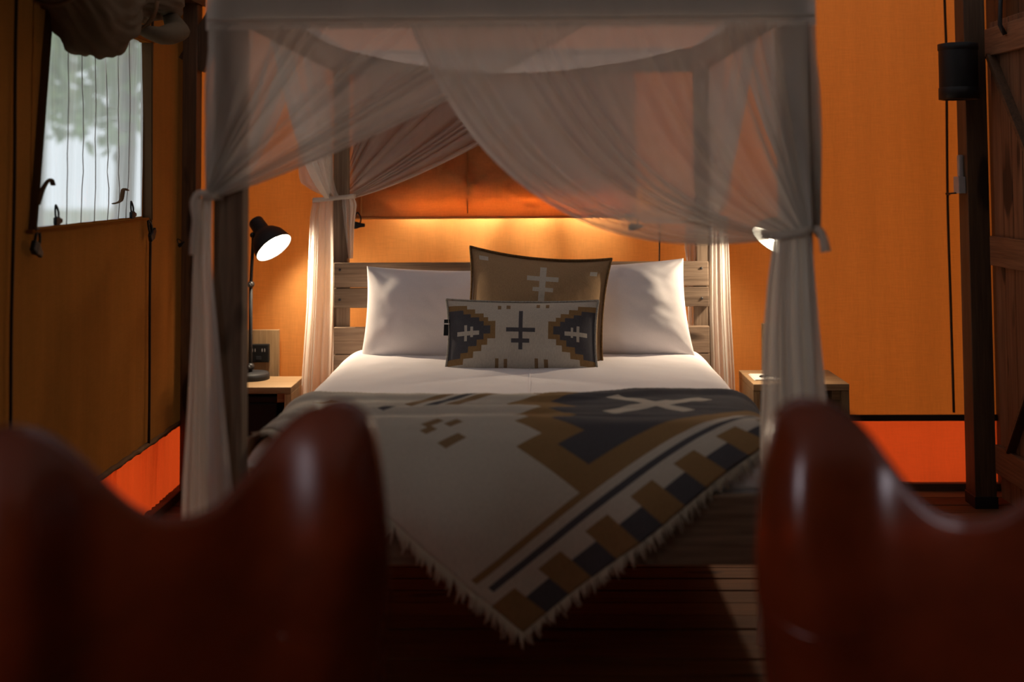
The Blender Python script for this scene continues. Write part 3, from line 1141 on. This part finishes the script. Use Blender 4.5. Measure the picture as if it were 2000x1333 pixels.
def throw_color(u, v):
    # u along the right-hand edge from the hanging corner, v inwards
    per = 0.158
    k = (u - 0.0) % per
    if u < 1.75:
        if k < 0.079:
            if v < 0.108:
                return OCHRE
        elif v < 0.070:
            return DARK
    if 0.136 < v < 0.158 and u > 0.03:
        return DARK
    if 0.180 < v < 0.200 and u > 0.02:
        return OCHRE
    # large stepped half diamond standing on the ochre stripe
    if v >= 0.18:
        uc = 1.20
        a = abs(u - uc)
        so = next((q for t, q in ((0.427, 0.81), (0.535, 0.72), (0.62, 0.67), (0.76, 0.54), (0.86, 0.40), (0.98, 0.25)) if v < t), -1)
        sd = next((q for t, q in ((0.252, -1), (0.367, 0.725), (0.487, 0.63), (0.60, 0.53), (0.705, 0.42), (0.84, 0.30)) if v < t), -1)
        if (abs(u - 0.955) < 0.027 and 0.335 < v < 0.63) or (abs(v - 0.46) < 0.027 and 0.765 < u < 1.17):
            return WHITE
        if a < sd:
            return DARK
        if a < so:
            return OCHRE
    # small paired bars and the cross of the field
    for r in ((0.255, 0.325, 0.545, 0.578), (0.258, 0.297, 0.63, 0.658), (0.285, 0.345, 0.658, 0.68), (0.33, 0.375, 0.618, 0.642)):
        if inr(u, v, r):
            return TAN
    if inr(u, v, (0.33, 0.72, 0.895, 0.925)):
        return DARK
    if inr(u, v, (0.53, 0.75, 0.850, 0.882)) or inr(u, v, (0.47, 0.72, 0.945, 0.978)):
        return TAN
    if inr(u, v, (0.33, 0.40, 1.18, 1.23)):
        return TAN
    return WHITE


STEP = 0.0065
NU, NV = int(1.95 / STEP), int(1.75 / STEP)
SFOLD = 0.465
vid = {}
bv, bf, bc = [], [], []


def ok(u, v):
    x, s = unfold(u, v)
    if s > SFOLD + 0.22 * x * x + 0.10 * smst(x / 0.6) + 0.012 * math.sin(x * 7):
        return False
    if x > MX1 + 0.22 or x < MX0 - 0.16:
        return False
    if s < 0.10 and (x > 0.672 or x < -0.812):
        return False
    return True


def bvert(i, j):
    key = (i, j)
    if key not in vid:
        u, v = i * STEP, j * STEP
        x, s = unfold(u, v)
        vid[key] = len(bv)
        bv.append(blanket_pos(x, s))
    return vid[key]


for i in range(NU):
    for j in range(NV):
        if ok((i + 0.5) * STEP, (j + 0.5) * STEP):
            bf.append((bvert(i, j), bvert(i + 1, j), bvert(i + 1, j + 1), bvert(i, j + 1)))
            bc.append(throw_color((i + 0.5) * STEP, (j + 0.5) * STEP))
bo = mesh('blanket_cloth', bv, bf, 'yarn', bl)
ca = bo.data.color_attributes.new('yarn', 'FLOAT_COLOR', 'CORNER')
buf = []
for c in bc:
    buf += [c[0], c[1], c[2], 1.0] * 4
ca.data.foreach_set('color', buf)
md = bo.modifiers.new('solid', 'SOLIDIFY')
md.thickness = 0.006
md.offset = 1.0

# fringe along both hanging edges
fv, ff = [], []
rnd = random.Random(5)


def tassel(p, d, L, r):
    q = [p, p + d * L * 0.5 + Vector((rnd.uniform(-1, 1), rnd.uniform(-0.6, 0.2), 0)) * 0.003, p + d * L + Vector((rnd.uniform(-1, 1), rnd.uniform(-1, 0.2), rnd.uniform(-1, 1))) * 0.007]
    v_, f_ = tube_geo(q, [r, r * 1.05, r * 0.55], 5, True, 0.7, len(fv))
    fv.extend(v_)
    ff.extend(f_)


n = 0
while n * 0.0062 < 1.5:
    u = n * 0.0062
    n += 1
    x, s = unfold(u, -0.001)
    if ok(u, 0.004):
        p = blanket_pos(x, s)
        clump = math.sin(u * 170 + 2 * math.sin(u * 31))
        if s < 0.0:
            d = Vector((0.30 + 0.25 * clump, -0.12, -0.92)).normalized()
        else:
            d = Vector((0.8, -0.5, -0.35)).normalized()
        tassel(p + Vector((0, -0.004, 0)), d, rnd.uniform(0.024, 0.044), 0.0038)
    v = u
    x, s = unfold(-0.001, v)
    if ok(0.004, v):
        p = blanket_pos(x, s)
        clump = math.sin(v * 150 + 2 * math.sin(v * 23))
        if s < 0.0:
            d = Vector((-0.05 + 0.2 * clump, -0.12, -0.95)).normalized()
        else:
            d = Vector((-0.6, -0.75, -0.12)).normalized()
        tassel(p + Vector((0, -0.004, 0)), d, rnd.uniform(0.034, 0.054), 0.0044)
mesh('fringe', fv, ff, 'fringe', bl, True, 'stuff')

# ------------------------------------------------------------------ canopy net
net = thing('canopy_net', 'sheer white canopy net draped over the four-poster bed', 'canopy')


def add_dens(o, vals):
    a_ = o.data.attributes.new('dens', 'FLOAT', 'POINT')
    a_.data.foreach_set('value', vals)


def drape(T0, T1, C0, C1, G, nrm, nf=9, seed=0, amp=0.014, spread=(0, 0, 0), nt=230, ns=44, kmax=1.7, cpow=1.0):
    """a net panel hung from T0..T1 and gathered at G"""
    T0, T1, C0, C1, G, nrm, spread = map(Vector, (T0, T1, C0, C1, G, nrm, spread))
    vs_, dens = [], []
    for i in range(nt):
        t = i / (nt - 1)
        ph = nf * t + 0.55 * math.sin(2 * math.pi * (1.7 * t + hash1(seed))) + 0.35 * math.sin(2 * math.pi * (3.9 * t + hash1(seed + 5)))
        lo_amp = 0.5 + 0.5 * math.sin(2 * math.pi * (2.3 * t + hash1(seed + 9)))
        for j in range(ns):
            s = j / (ns - 1)
            kk = kmax * (0.12 + 0.88 * smst(s * 1.5)) * (0.35 + 0.65 * lo_amp)
            te = t + kk * math.sin(2 * math.pi * ph) / (2 * math.pi * nf) * smst(t * 12) * smst((1 - t) * 12)
            te = min(max(te, 0), 1)
            tc = te ** cpow
            P0, P1, P2 = T0.lerp(T1, te), C0.lerp(C1, tc), G + spread * (te - 0.5)
            p = P0 * (1 - s) ** 2 + P1 * 2 * s * (1 - s) + P2 * s * s
            a = amp * (0.25 + math.sin(math.pi * min(1, s * 0.95)) ** 0.8)
            p = p + nrm * a * (math.cos(2 * math.pi * ph) + 0.5 * fbm(t * 9, s * 2, seed))
            vs_.append(p)
            hem = 0.28 if t > 0.985 else 0.0
            dens.append(0.30 * smst((s - 0.55) / 0.45) + hem)
    o = mesh('net_panel', vs_, grid_faces(nt, ns), 'net', net)
    add_dens(o, dens)
    return o


YN = 3.462
GFL, GFR = at(403, 384, YN), at(1532, 460, YN)
drape(at(409, 46, YN), at(1150, 46, YN), at(404, 230, YN), at(765, 271, YN), GFL, (0, -1, 0), 9, 1, 0.012, (0.0, 0.0, -0.03), cpow=1.25)
drape(at(1580, 40, YN - 0.02), at(800, 48, YN - 0.02), at(1578, 230, YN - 0.02), at(995, 545, YN - 0.02), GFR + Vector((0.02, -0.02, 0)), (0, -1, 0), 13, 2, 0.012, (-0.105, 0.0, -0.02), cpow=1.15)
YNR = 5.685
GRL, GRR = at(668, 386, YNR - 0.03), at(1368, 428, YNR - 0.03)
drape(at(645, 128, YNR), at(1200, 128, YNR), at(650, 280, YNR), at(826, 364, YNR), GRL, (0, -1, 0), 12, 3, 0.014, (0.0, 0.0, -0.03), cpow=1.2)
drape(at(1392, 122, YNR - 0.03), at(840, 128, YNR - 0.03), at(1388, 280, YNR - 0.03), at(995, 466, YNR - 0.03), GRR + Vector((0, -0.02, 0)), (0, -1, 0), 13, 4, 0.014, (0.0, 0.0, -0.03), cpow=1.15)
# side panels
XN0, XN1 = -0.918, 0.775
for xs, sg, zf, zr in ((XN0, -1, GFL.z, GRL.z), (XN1, 1, GFR.z, GRR.z)):
    drape((xs, 3.5, 1.99), (xs, 4.9, 1.99), (xs, 3.5, 1.7), (xs, 4.2, 1.42), (xs + 0.01 * sg, 3.53, zf), (sg, 0, 0), 9, 5 + sg, 0.014, (0, 0, -0.03), nt=160, ns=32)
    drape((xs + 0.012 * sg, 5.68, 1.99), (xs + 0.012 * sg, 4.3, 1.99), (xs, 5.68, 1.7), (xs, 5.0, 1.40), (xs + 0.012 * sg, 5.64, zr), (sg, 0, 0), 10, 8 + sg, 0.014, (0, 0, -0.03), nt=160, ns=32)


def net_sheet(pfun, nu, nv, extra=0.0):
    vs_ = [pfun(i / (nu - 1), j / (nv - 1)) for i in range(nu) for j in range(nv)]
    o = mesh('net_panel', vs_, grid_faces(nu, nv), 'net', net)
    add_dens(o, [extra] * len(vs_))
    return o


# roof of the net, sagging between the beams, and the bands over the beams
def roof_net(u, v):
    sag = 0.19 * (math.sin(math.pi * u) * math.sin(math.pi * v)) ** 0.75 if 0 < u < 1 and 0 < v < 1 else 0
    return Vector((lerp(XN0, XN1, u), lerp(3.46, 5.70, v), 2.012 - sag + 0.006 * fbm(u * 5, v * 5, 2)))


net_sheet(roof_net, 50, 50)
zt_, zb_ = 2.012, at(1000, 46, YN).z
net_sheet(lambda u, v: Vector((lerp(XN0, XN1, u), YN + 0.004 * math.sin(u * 40), lerp(zb_ - 0.012, zt_, v))), 60, 4, 0.28)
net_sheet(lambda u, v: Vector((lerp(XN0, XN1, u), YNR + 0.005 * math.sin(u * 40), lerp(1.90, zt_, v))), 60, 4, 0.05)
o = tube('hem_band', [(lerp(XN0 + 0.005, XN1 - 0.005, i / 20), YN - 0.006, zb_ + 0.016) for i in range(21)], 0.008, 'net_tie', net, 6, 0.5)
add_dens(o, [0.0] * len(o.data.vertices))


def tail(rows, yc, depth, nf, seed, nt=150, ns=40):
    """hanging gathered length below a tie: rows of (z, x0, x1)"""
    rows = sorted(rows, key=lambda r: -r[0])
    vs_, dens = [], []
    for i in range(nt):
        t = i / (nt - 1)
        ph = nf * t + 0.5 * math.sin(2 * math.pi * (1.3 * t + hash1(seed))) + 0.3 * math.sin(2 * math.pi * (3.1 * t + hash1(seed + 3)))
        for j in range(ns):
            s = j / (ns - 1)
            z = lerp(rows[0][0], rows[-1][0], s)
            for a, b in zip(rows, rows[1:]):
                if a[0] >= z >= b[0]:
                    q = (a[0] - z) / max(1e-6, a[0] - b[0])
                    x0, x1 = lerp(a[1], b[1], q), lerp(a[2], b[2], q)
                    break
            kk = 1.5 * (0.4 + 0.6 * (0.5 + 0.5 * math.sin(2 * math.pi * (1.9 * t + hash1(seed + 7)))))
            te = min(max(t + kk * math.sin(2 * math.pi * ph + 0.4 * s) / (2 * math.pi * nf) * smst(t * 8) * smst((1 - t) * 8), 0), 1)
            x = lerp(x0, x1, te)
            bulge = math.sin(math.pi * te)
            yy = yc - depth * (0.35 + 0.65 * s) * (bulge - 0.5) + 0.012 * (0.4 + 0.6 * s) * math.cos(2 * math.pi * ph + 0.4 * s)
            vs_.append(Vector((x, yy, z)))
            dens.append(0.15 * (1 - s))
    o = mesh('net_tail', vs_, grid_faces(nt, ns), 'net_tail', net)
    add_dens(o, dens)
    return o


def rows_at(lst, y):
    return [(at((a + b) / 2, py, y).z, at(a, py, y).x, at(b, py, y).x) for py, a, b in lst]


tail(rows_at([(388, 380, 414), (420, 374, 413), (470, 377, 412), (527, 374, 413), (650, 370, 425), (800, 362, 438), (950, 351, 453), (1260, 338, 470)], 3.455), 3.455, 0.04, 5, 1)
tail(rows_at([(452, 1512, 1584), (500, 1507, 1589), (560, 1499, 1594), (650, 1492, 1602), (800, 1487, 1618), (1000, 1484, 1630), (1270, 1480, 1640)], 3.44), 3.44, 0.05, 6, 2)
yq = 5.67
tail(rows_at([(386, 612, 652), (420, 605, 652), (500, 602, 653), (600, 598, 652), (740, 588, 648), (900, 582, 648)], 5.60), 5.60, 0.05, 5, 3)
tail(rows_at([(386, 668, 692), (400, 668, 697), (440, 672, 692), (505, 680, 689)], 5.59), 5.59, 0.02, 3, 4, 60, 24)
tail(rows_at([(425, 1380, 1420), (480, 1378, 1424), (600, 1377, 1428), (735, 1380, 1436), (900, 1380, 1442)], 5.60), 5.60, 0.05, 5, 5)
tail(rows_at([(425, 1340, 1372), (480, 1337, 1374), (520, 1342, 1366), (700, 1346, 1360)], 5.69), 5.69, 0.02, 3, 6, 60, 24)
# the gathered net above the rear ties
for (pa, pb, seed) in ((((583, 335), (600, 366), (640, 386)), ((650, 320), (655, 366), (665, 388)), 1), (((1430, 330), (1425, 390), (1400, 428)), ((1385, 330), (1384, 390), (1380, 430)), 2)):
    A = [at(*q, 5.62) for q in pa]
    B = [at(*q, 5.58) for q in pb]
    A0 = A[0] + Vector((0.01, -0.05, 0.35))
    B0 = B[0] + Vector((0.0, -0.02, 0.35))
    cols_ = []
    LA = smooth_path([A0] + A, 10)
    LB = smooth_path([B0] + B, 10)
    vs_ = []
    for i in range(40):
        t = i / 39
        for a, b in zip(LA, LB):
            vs_.append(a.lerp(b, t) + Vector((0, -0.03 * math.sin(math.pi * t) + 0.008 * math.sin(t * 22), 0)))
    o = mesh('net_panel', vs_, grid_faces(40, len(LA)), 'net_tail', net)
    add_dens(o, [0.0] * len(vs_))


def tie(x0, x1, y0, y1, z, tilt=0.0, r=0.016):
    pts = []
    for k in range(33):
        a = 2 * math.pi * k / 32
        ca_, sa_ = math.cos(a), math.sin(a)
        x = (x0 + x1) / 2 + (x1 - x0) / 2 * math.copysign(abs(ca_) ** 0.5, ca_)
        yy = (y0 + y1) / 2 + (y1 - y0) / 2 * math.copysign(abs(sa_) ** 0.5, sa_)
        pts.append((x, yy, z + tilt * (x - (x0 + x1) / 2)))
    o = tube('tie_band', pts, r, 'net_tie', net, 8, 0.35)
    # tube_geo makes the band flat across; widen vertically
    add_dens(o, [0.0] * len(o.data.vertices))


def band(name, pts, wid, nrm, mat='net_tie'):
    """a ribbon of cloth along pts, wid tall"""
    pts = [Vector(p) for p in pts]
    vs_ = []
    n_ = len(pts)
    for i, p in enumerate(pts):
        t = (pts[min(i + 1, n_ - 1)] - pts[max(i - 1, 0)]).normalized()
        sd = Vector(nrm).cross(t).normalized()
        ww = wid[i] if isinstance(wid, list) else wid
        for q in (-1, -0.33, 0.33, 1):
            vs_.append(p + sd * ww * 0.5 * q + Vector(nrm) * 0.004 * (1 - q * q))
    o = mesh(name, vs_, grid_faces(n_, 4), mat, net)
    add_dens(o, [0.0] * len(vs_))
    mdx = o.modifiers.new('solid', 'SOLIDIFY')
    mdx.thickness = 0.003
    return o


def tie_ring(x0, x1, y0, y1, z, tilt, wid):
    pts = []
    for k in range(41):
        a = 2 * math.pi * k / 40
        ca_, sa_ = math.cos(a), math.sin(a)
        x = (x0 + x1) / 2 + (x1 - x0) / 2 * math.copysign(abs(ca_) ** 0.5, ca_)
        yy = (y0 + y1) / 2 + (y1 - y0) / 2 * math.copysign(abs(sa_) ** 0.5, sa_)
        pts.append(Vector((x, yy, z + tilt * (x - (x0 + x1) / 2))))
    vs_ = []
    for p in pts:
        for q in (-0.5, 0, 0.5):
            vs_.append(p + Vector((0, 0, q * wid)))
    o = mesh('tie_band', vs_, grid_faces(41, 3), 'net_tie', net)
    add_dens(o, [0.0] * len(vs_))
    mdx = o.modifiers.new('solid', 'SOLIDIFY')
    mdx.thickness = 0.003


tie_ring(at(1508, 460, 3.40).x, at(1592, 460, 3.40).x, 3.40, 3.62, at(1550, 457, 3.40).z, 0.16, 0.022)
band('tie_end', smooth_path([at(1590, 448, 3.40), at(1602, 452, 3.395), at(1609, 472, 3.39), at(1613, 492, 3.39)], 6), [0.018 + 0.0006 * i for i in range(19)], (0, -1, 0))
tie_ring(at(388, 388, 3.42).x, FPL[1] - 0.052, 3.42, 3.60, at(430, 384, 3.42).z, 0.0, 0.020)
band('tie_end', smooth_path([at(408, 380, 3.41), at(388, 378, 3.40), at(377, 396, 3.40), at(381, 430, 3.40), at(378, 462, 3.405), at(376, 498, 3.41)], 6), 0.018, (0, -1, 0))
tie_ring(at(607, 386, 5.56).x, at(690, 386, 5.56).x, 5.555, 5.69, at(650, 388, 5.56).z, 0.10, 0.02)
tie_ring(at(1345, 430, 5.56).x, at(1424, 430, 5.56).x, 5.555, 5.70, at(1385, 428, 5.56).z, 0.0, 0.02)


# ------------------------------------------------------------------ nightstands, lamps, outlets
def nightstand(x0, x1, y0, y1, zt, label, box_in):
    t = thing('nightstand', label, 'nightstand', (0, 0, 0), 0, 'bedside tables')
    box('top', x0, x1, y0, y1, zt - 0.028, zt, 'oak_x', t, 0.003)
    for x in (x0, x1 - 0.03):
        box('side_panel', x + 0.0, x + 0.03, y0 + 0.004, y1 - 0.004, 0.0, zt - 0.0285, 'oak_z', t, 0.003)
    box('shelf', x0 + 0.031, x1 - 0.031, y0 + 0.01, y1 - 0.01, 0.16, 0.185, 'oak_x', t, 0.003)
    box('back_panel', x0 + 0.031, x1 - 0.031, y1 - 0.02, y1 - 0.006, 0.186, zt - 0.03, 'dark_x', t, 0.002)
    for x in (x0 + 0.031, x1 - 0.066):
        box('corner_block', x, x + 0.035, y0 + 0.03, y0 + 0.06, zt - 0.07, zt - 0.029, 'oak_x', t, 0.003)
    return t


nzl = at(560, 746, 5.55).z
lx0_, lx1_ = -1.50, at(592, 735, 5.68).x
ly0 = atz(562, 757, nzl).y
nightstand(lx0_, lx1_, ly0, 5.70, nzl, 'oak nightstand under the lit desk lamp', True)
nzr = at(1550, 737, 5.50).z
rx0, rx1 = at(1444, 726, 5.68).x, at(1661, 748, 5.30).x
ry0 = atz(1467, 751, nzr).y
nightstand(rx0, rx1, ry0, 5.70, nzr, 'oak nightstand standing by the open orange wall', False)

bb = thing('dark_fill_box', 'black box filling the dark inside of the nightstand under the lit lamp', 'box')  # added to fill the dark region below the nightstand top
box('box_body', lx0_ + 0.05, lx1_ - 0.07, ly0 + 0.05, 5.66, 0.187, nzl - 0.075, 'black_plastic', bb, 0.008)
box('box_lid', lx0_ + 0.046, lx1_ - 0.066, ly0 + 0.046, 5.664, nzl - 0.0745, nzl - 0.045, 'black_plastic', bb, 0.006)

pad = thing('notepad', 'white notepad on the nightstand behind the net', 'notepad')
c = atz(1490, 738, nzr)
for k in range(3):
    box('page', c.x - 0.05 + 0.003 * k, c.x + 0.06 + 0.002 * k, c.y - 0.08, c.y + 0.08, nzr + 0.0005 + 0.0015 * k, nzr + 0.0017 + 0.0015 * k, 'paper', pad, 0)
pen = thing('pen', 'black pen lying on the white notepad', 'pen')
pa, pb = Vector((c.x - 0.02, c.y - 0.03, nzr + 0.010)), Vector((c.x + 0.07, c.y + 0.03, nzr + 0.010))
tube('barrel', [pa, pa.lerp(pb, 0.08), pa.lerp(pb, 0.9), pb], [0.002, 0.005, 0.005, 0.004], 'black_plastic', pen)
tube('clip', [pa.lerp(pb, 0.6) + Vector((0, 0, 0.006)), pb + Vector((0, 0, 0.006))], 0.0015, 'black_metal', pen)


def outlet(x0, x1, z0, z1, sx0, sx1, sz0, sz1, label):
    t = thing('power_outlet', label, 'outlet', (0, 0, 0), 0, 'power outlets')
    box('mounting_board', x0, x1, YB - 0.045, YB - 0.022, z0, z1, 'oak_z', t, 0.002)
    s_ = box('socket', sx0, sx1, YB - 0.075, YB - 0.0455, sz0, sz1, 'black_plastic', t, 0.004)
    for k in (-1, 1):
        for q in (-0.006, 0.006):
            box('slot', (sx0 + sx1) / 2 + k * 0.022 + q - 0.0015, (sx0 + sx1) / 2 + k * 0.022 + q + 0.0015, YB - 0.0765, YB - 0.0745, (sz0 + sz1) / 2 + 0.008, (sz0 + sz1) / 2 + 0.022, 'grey_plastic', s_, 0)
    box('switch', (sx0 + sx1) / 2 - 0.012, (sx0 + sx1) / 2 + 0.012, YB - 0.0775, YB - 0.075, sz0 + 0.012, sz0 + 0.028, 'lamp_grey', s_, 0.001)


q0, q1 = at(450, 735, YB - 0.03), at(546, 644, YB - 0.03)
so0, so1 = at(488, 707, YB - 0.05), at(527, 672, YB - 0.05)
outlet(q0.x, q1.x, nzl - 0.02, q1.z, so0.x, so1.x, so0.z, so1.z, 'black power socket on a wooden board beside the lit lamp stem')
q0 = at(1487, 632, YB - 0.03)
outlet(q0.x, q0.x + 0.22, nzr - 0.02, q0.z, q0.x + 0.05, q0.x + 0.14, q0.z - 0.15, q0.z - 0.07, 'black power socket on a wooden board hidden behind the net')


def desk_lamp(base, head, aim, label, power):
    """base: centre of the base on the table; head: centre of the shade mouth; aim: direction the shade points"""
    t = thing('desk_lamp', label, 'lamp', base, 0, 'bedside desk lamps')
    base = Vector(base)
    aim = Vector(aim).normalized()
    h = Vector(head) - base
    lathe('base', [(0, 0.034), (0.030, 0.034), (0.078, 0.030), (0.084, 0.024), (0.085, 0.002), (0.083, 0.0), (0, 0.0)], 'lamp_grey', t, 40)
    mtx = Matrix.Translation(h) @ aim.to_track_quat('-Z', 'Y').to_matrix().to_4x4()
    neck = mtx @ Vector((0, 0, 0.125))
    sgn = 1 if aim.x > 0 else -1
    el = Vector((0.0, 0.0, 0.42))
    up = neck + Vector((-0.028 * sgn, 0.0, -0.035))
    tube('stem', [(0, 0, 0.03), (0, 0, 0.2), el], 0.0085, 'lamp_grey', t, 10)
    tube('arm', [el, el.lerp(up, 0.5), up], 0.0075, 'lamp_grey', t, 10)
    for p, r in ((Vector((0, 0, 0.055)), 0.017), (el, 0.015), (up, 0.014)):
        j_ = lathe('joint', [(0, 0.02), (r * 0.6, 0.018), (r, 0.010), (r, -0.010), (r * 0.6, -0.018), (0, -0.02)], 'black_metal', t, 16, Matrix.Translation(p) @ Matrix.Rotation(R(90), 4, 'X'))
        tube('knob', [p + Vector((0, -0.02, 0)), p + Vector((0, -0.034, 0))], [0.007, 0.009], 'black_metal', j_, 10)
    tube('bracket', [up, up.lerp(neck, 0.5) + Vector((0, -0.004, 0)), neck], 0.006, 'black_metal', t, 8)
    outer = [(0.0, 0.168), (0.030, 0.166), (0.034, 0.160), (0.036, 0.105), (0.040, 0.096), (0.058, 0.082), (0.076, 0.056), (0.085, 0.026), (0.0885, 0.0)]
    sh = lathe('shade', outer, 'lamp_grey', t, 48, mtx)
    lathe('shade_lining', [(0.0872, 0.0005), (0.083, 0.027), (0.074, 0.055), (0.056, 0.08), (0.036, 0.093), (0.0, 0.096)], 'lamp_white', sh, 48, mtx)
    lathe('shade_rim', [(0.0868, 0.0), (0.0878, -0.002), (0.0892, -0.001), (0.0895, 0.001), (0.0885, 0.003)], 'lamp_grey', sh, 48, mtx)
    bl_ = lathe('bulb', [(0.0, 0.008), (0.018, 0.011), (0.030, 0.022), (0.034, 0.036), (0.030, 0.052), (0.018, 0.070), (0.014, 0.094)], 'bulb', t, 24, mtx)
    pd = bpy.data.lights.new('lamp_light', 'SPOT')
    pd.energy = power
    pd.color = (1.0, 0.80, 0.56)
    pd.shadow_soft_size = 0.03
    pd.spot_size = R(165)
    pd.spot_blend = 1.0
    po = bpy.data.objects.new('lamp_light', pd)
    link(po, t)
    po.matrix_local = mtx @ Matrix.Translation((0, 0, 0.002))
    return t


bl0 = atz(489, 741, nzl)
desk_lamp(bl0, at(535, 484, bl0.y), (0.60, -0.36, -0.72), 'dark grey desk lamp lit on the nightstand beside the thick bedpost', 48.0)
br0 = Vector((at(1540, 700, 5.50).x, 5.52, nzr))
desk_lamp(br0, at(1503, 470, 5.46), (-0.62, -0.30, -0.72), 'lit desk lamp mostly hidden behind the gathered net', 32.0)


# ------------------------------------------------------------------ butterfly chairs
def chair(loc, rz, label):
    t = thing('butterfly_chair', label, 'chair', loc, rz, 'leather sling chairs')
    NU_, NV_ = 120, 80
    HB, HX = 0.255, 0.338            # x of the back horns, half width of the sling

    def P(a, v):
        # a in [-1,1] across, v in [0,1] from the top of the back to the front edge
        hx = HX + 0.03 * smst(v / 0.5) - 0.06 * smst((v - 0.5) / 0.5)
        x = a * hx
        ax = abs(x)
        yy = -0.37 + 0.13 * (v / 0.5) ** 1.3 if v < 0.5 else lerp(-0.24, 0.36, (v - 0.5) / 0.5)
        yy += 0.14 * (0.12 + 0.88 * math.exp(-((ax - HB) / 0.12) ** 2)) * max(0.0, 1 - v / 0.28) ** 2      # the top curls over the frame
        cz = lerp(0.880, 0.46, v / 0.5) if v < 0.5 else 0.46 - 0.07 * math.sin(math.pi * (v - 0.5) / 0.4) if v < 0.7 else lerp(0.39, 0.46, (v - 0.7) / 0.3)
        ez = lerp(0.925, 0.49, v / 0.5) if v < 0.5 else lerp(0.49, 0.60, smst((v - 0.5) / 0.5))
        z = cz + (ez - cz) * smst((abs(a) - 0.12) / 0.75)
        # horn at the back: a rounded finger of leather over the frame tip
        g = math.exp(-((ax - HB) / 0.062) ** 2)
        fall = (1 - smst(v / 0.5))
        if v < 0.5:
            top = 0.115 * (1 - smst((HB - ax - 0.015) / 0.225)) if ax < HB else 0.115 * math.sqrt(max(0.0, 1 - ((ax - HB) / (HX - HB + 0.004)) ** 2.5))
            z += top * fall ** 1.4
        yy -= 0.085 * (math.exp(-((ax - HB) / 0.082) ** 2) if ax < HB else math.sqrt(max(0.0, 1 - ((ax - HB) / 0.102) ** 2))) * (1 - smst(v / 0.8))
        # front horns
        g2 = math.exp(-((ax - 0.30) / 0.07) ** 2)
        z += 0.05 * g2 * smst((v - 0.7) / 0.3)
        z += 0.006 * fbm(x * 6, yy * 5, 2)
        yy += 0.016 * smst((ax - HB) / (HX - HB)) * fall
        return Vector((x, yy, z))

    vs_ = [P(2 * i / (NU_ - 1) - 1, j / (NV_ - 1)) for i in range(NU_) for j in range(NV_)]
    o = mesh('sling', vs_, grid_faces(NU_, NV_), 'leather', t)
    mdx = o.modifiers.new('solid', 'SOLIDIFY')
    mdx.thickness = 0.006
    rim = [P(2 * i / (NU_ - 1) - 1, 0) for i in range(NU_)] + [P(1, j / (NV_ - 1)) for j in range(1, NV_)] + [P(1 - 2 * i / (NU_ - 1), 1) for i in range(1, NU_)] + [P(-1, 1 - j / (NV_ - 1)) for j in range(1, NV_)]
    tube('piping', rim, 0.0065, 'leather_dark', t, 7)
    # pocket seams over the back horns
    for s_ in (-1, 1):
        pts = []
        for k in range(16):
            a = s_ * lerp(HB - 0.10, HX - 0.012, k / 15) / HX
            pts.append(P(a, 0.30 + 0.03 * math.sin(math.pi * k / 15)) + Vector((0, -0.004, 0)))
        tube('pocket_seam', pts, 0.004, 'leather_dark', t, 6)
    # bent steel rods: back horns down to the front feet, front horns to the rear feet
    for s_ in (-1, 1):
        rodb = smooth_path([(s_ * HB, -0.27, 1.02), (s_ * (HB + 0.01), -0.31, 0.95), (s_ * 0.29, 0.0, 0.42), (s_ * 0.30, 0.26, 0.03), (s_ * 0.30, 0.30, 0.012)], 8)
        rodb = [p + Vector((s_ * 0.02, -0.012, -0.035)) * (1 if i < 10 else 0.3) for i, p in enumerate(rodb)]
        rodb = [p + Vector((0, 0.05, 0)) for p in rodb]
        tube('frame_rod', rodb, 0.006, 'black_metal', t, 8)
        rodf = smooth_path([(s_ * 0.31, 0.345, 0.585), (s_ * 0.32, 0.20, 0.40), (s_ * 0.32, -0.10, 0.20), (s_ * 0.30, -0.30, 0.03), (s_ * 0.29, -0.33, 0.012)], 8)
        tube('frame_rod', rodf, 0.006, 'black_metal', t, 8)
        tube('frame_rod', [(s_ * 0.30, 0.30, 0.008), (s_ * 0.30, 0.0, 0.007), (s_ * 0.29, -0.33, 0.008)], 0.006, 'black_metal', t, 8)
    tube('frame_rod', [(-0.30, 0.30, 0.010), (0.0, 0.30, 0.010), (0.30, 0.30, 0.010)], 0.006, 'black_metal', t, 8)
    tube('frame_rod', [(-0.29, -0.33, 0.010), (0.0, -0.33, 0.010), (0.29, -0.33, 0.010)], 0.006, 'black_metal', t, 8)
    return t


# left chair: horn tips seen at (655, 795) and (25, 850)
def chair_from(horn_a, horn_b):
    """horn_a/b: world points (left, right) of the back horn tips"""
    d = horn_b - horn_a
    rz = math.atan2(d.y, d.x)
    m_ = (horn_a + horn_b) / 2
    off = Matrix.Rotation(rz, 3, 'Z') @ Vector((0, 0.31, 0))
    return (m_.x + off.x, m_.y + off.y, 0), rz


HT = 1.075
loc, rz = chair_from(atz(18, 852, 1.03), atz(650, 797, 1.03))
print('chair L', loc, rz, (atz(25, 850, 1.03) - atz(655, 795, 1.03)).length)
chair(loc, rz, 'leather sling chair nearest the tent window, seen from behind')
loc, rz = chair_from(atz(1604, 797, 1.03), atz(2215, 855, 1.03))
print('chair R', loc, rz)
chair(loc, rz, 'leather sling chair in front of the plank door, seen from behind')
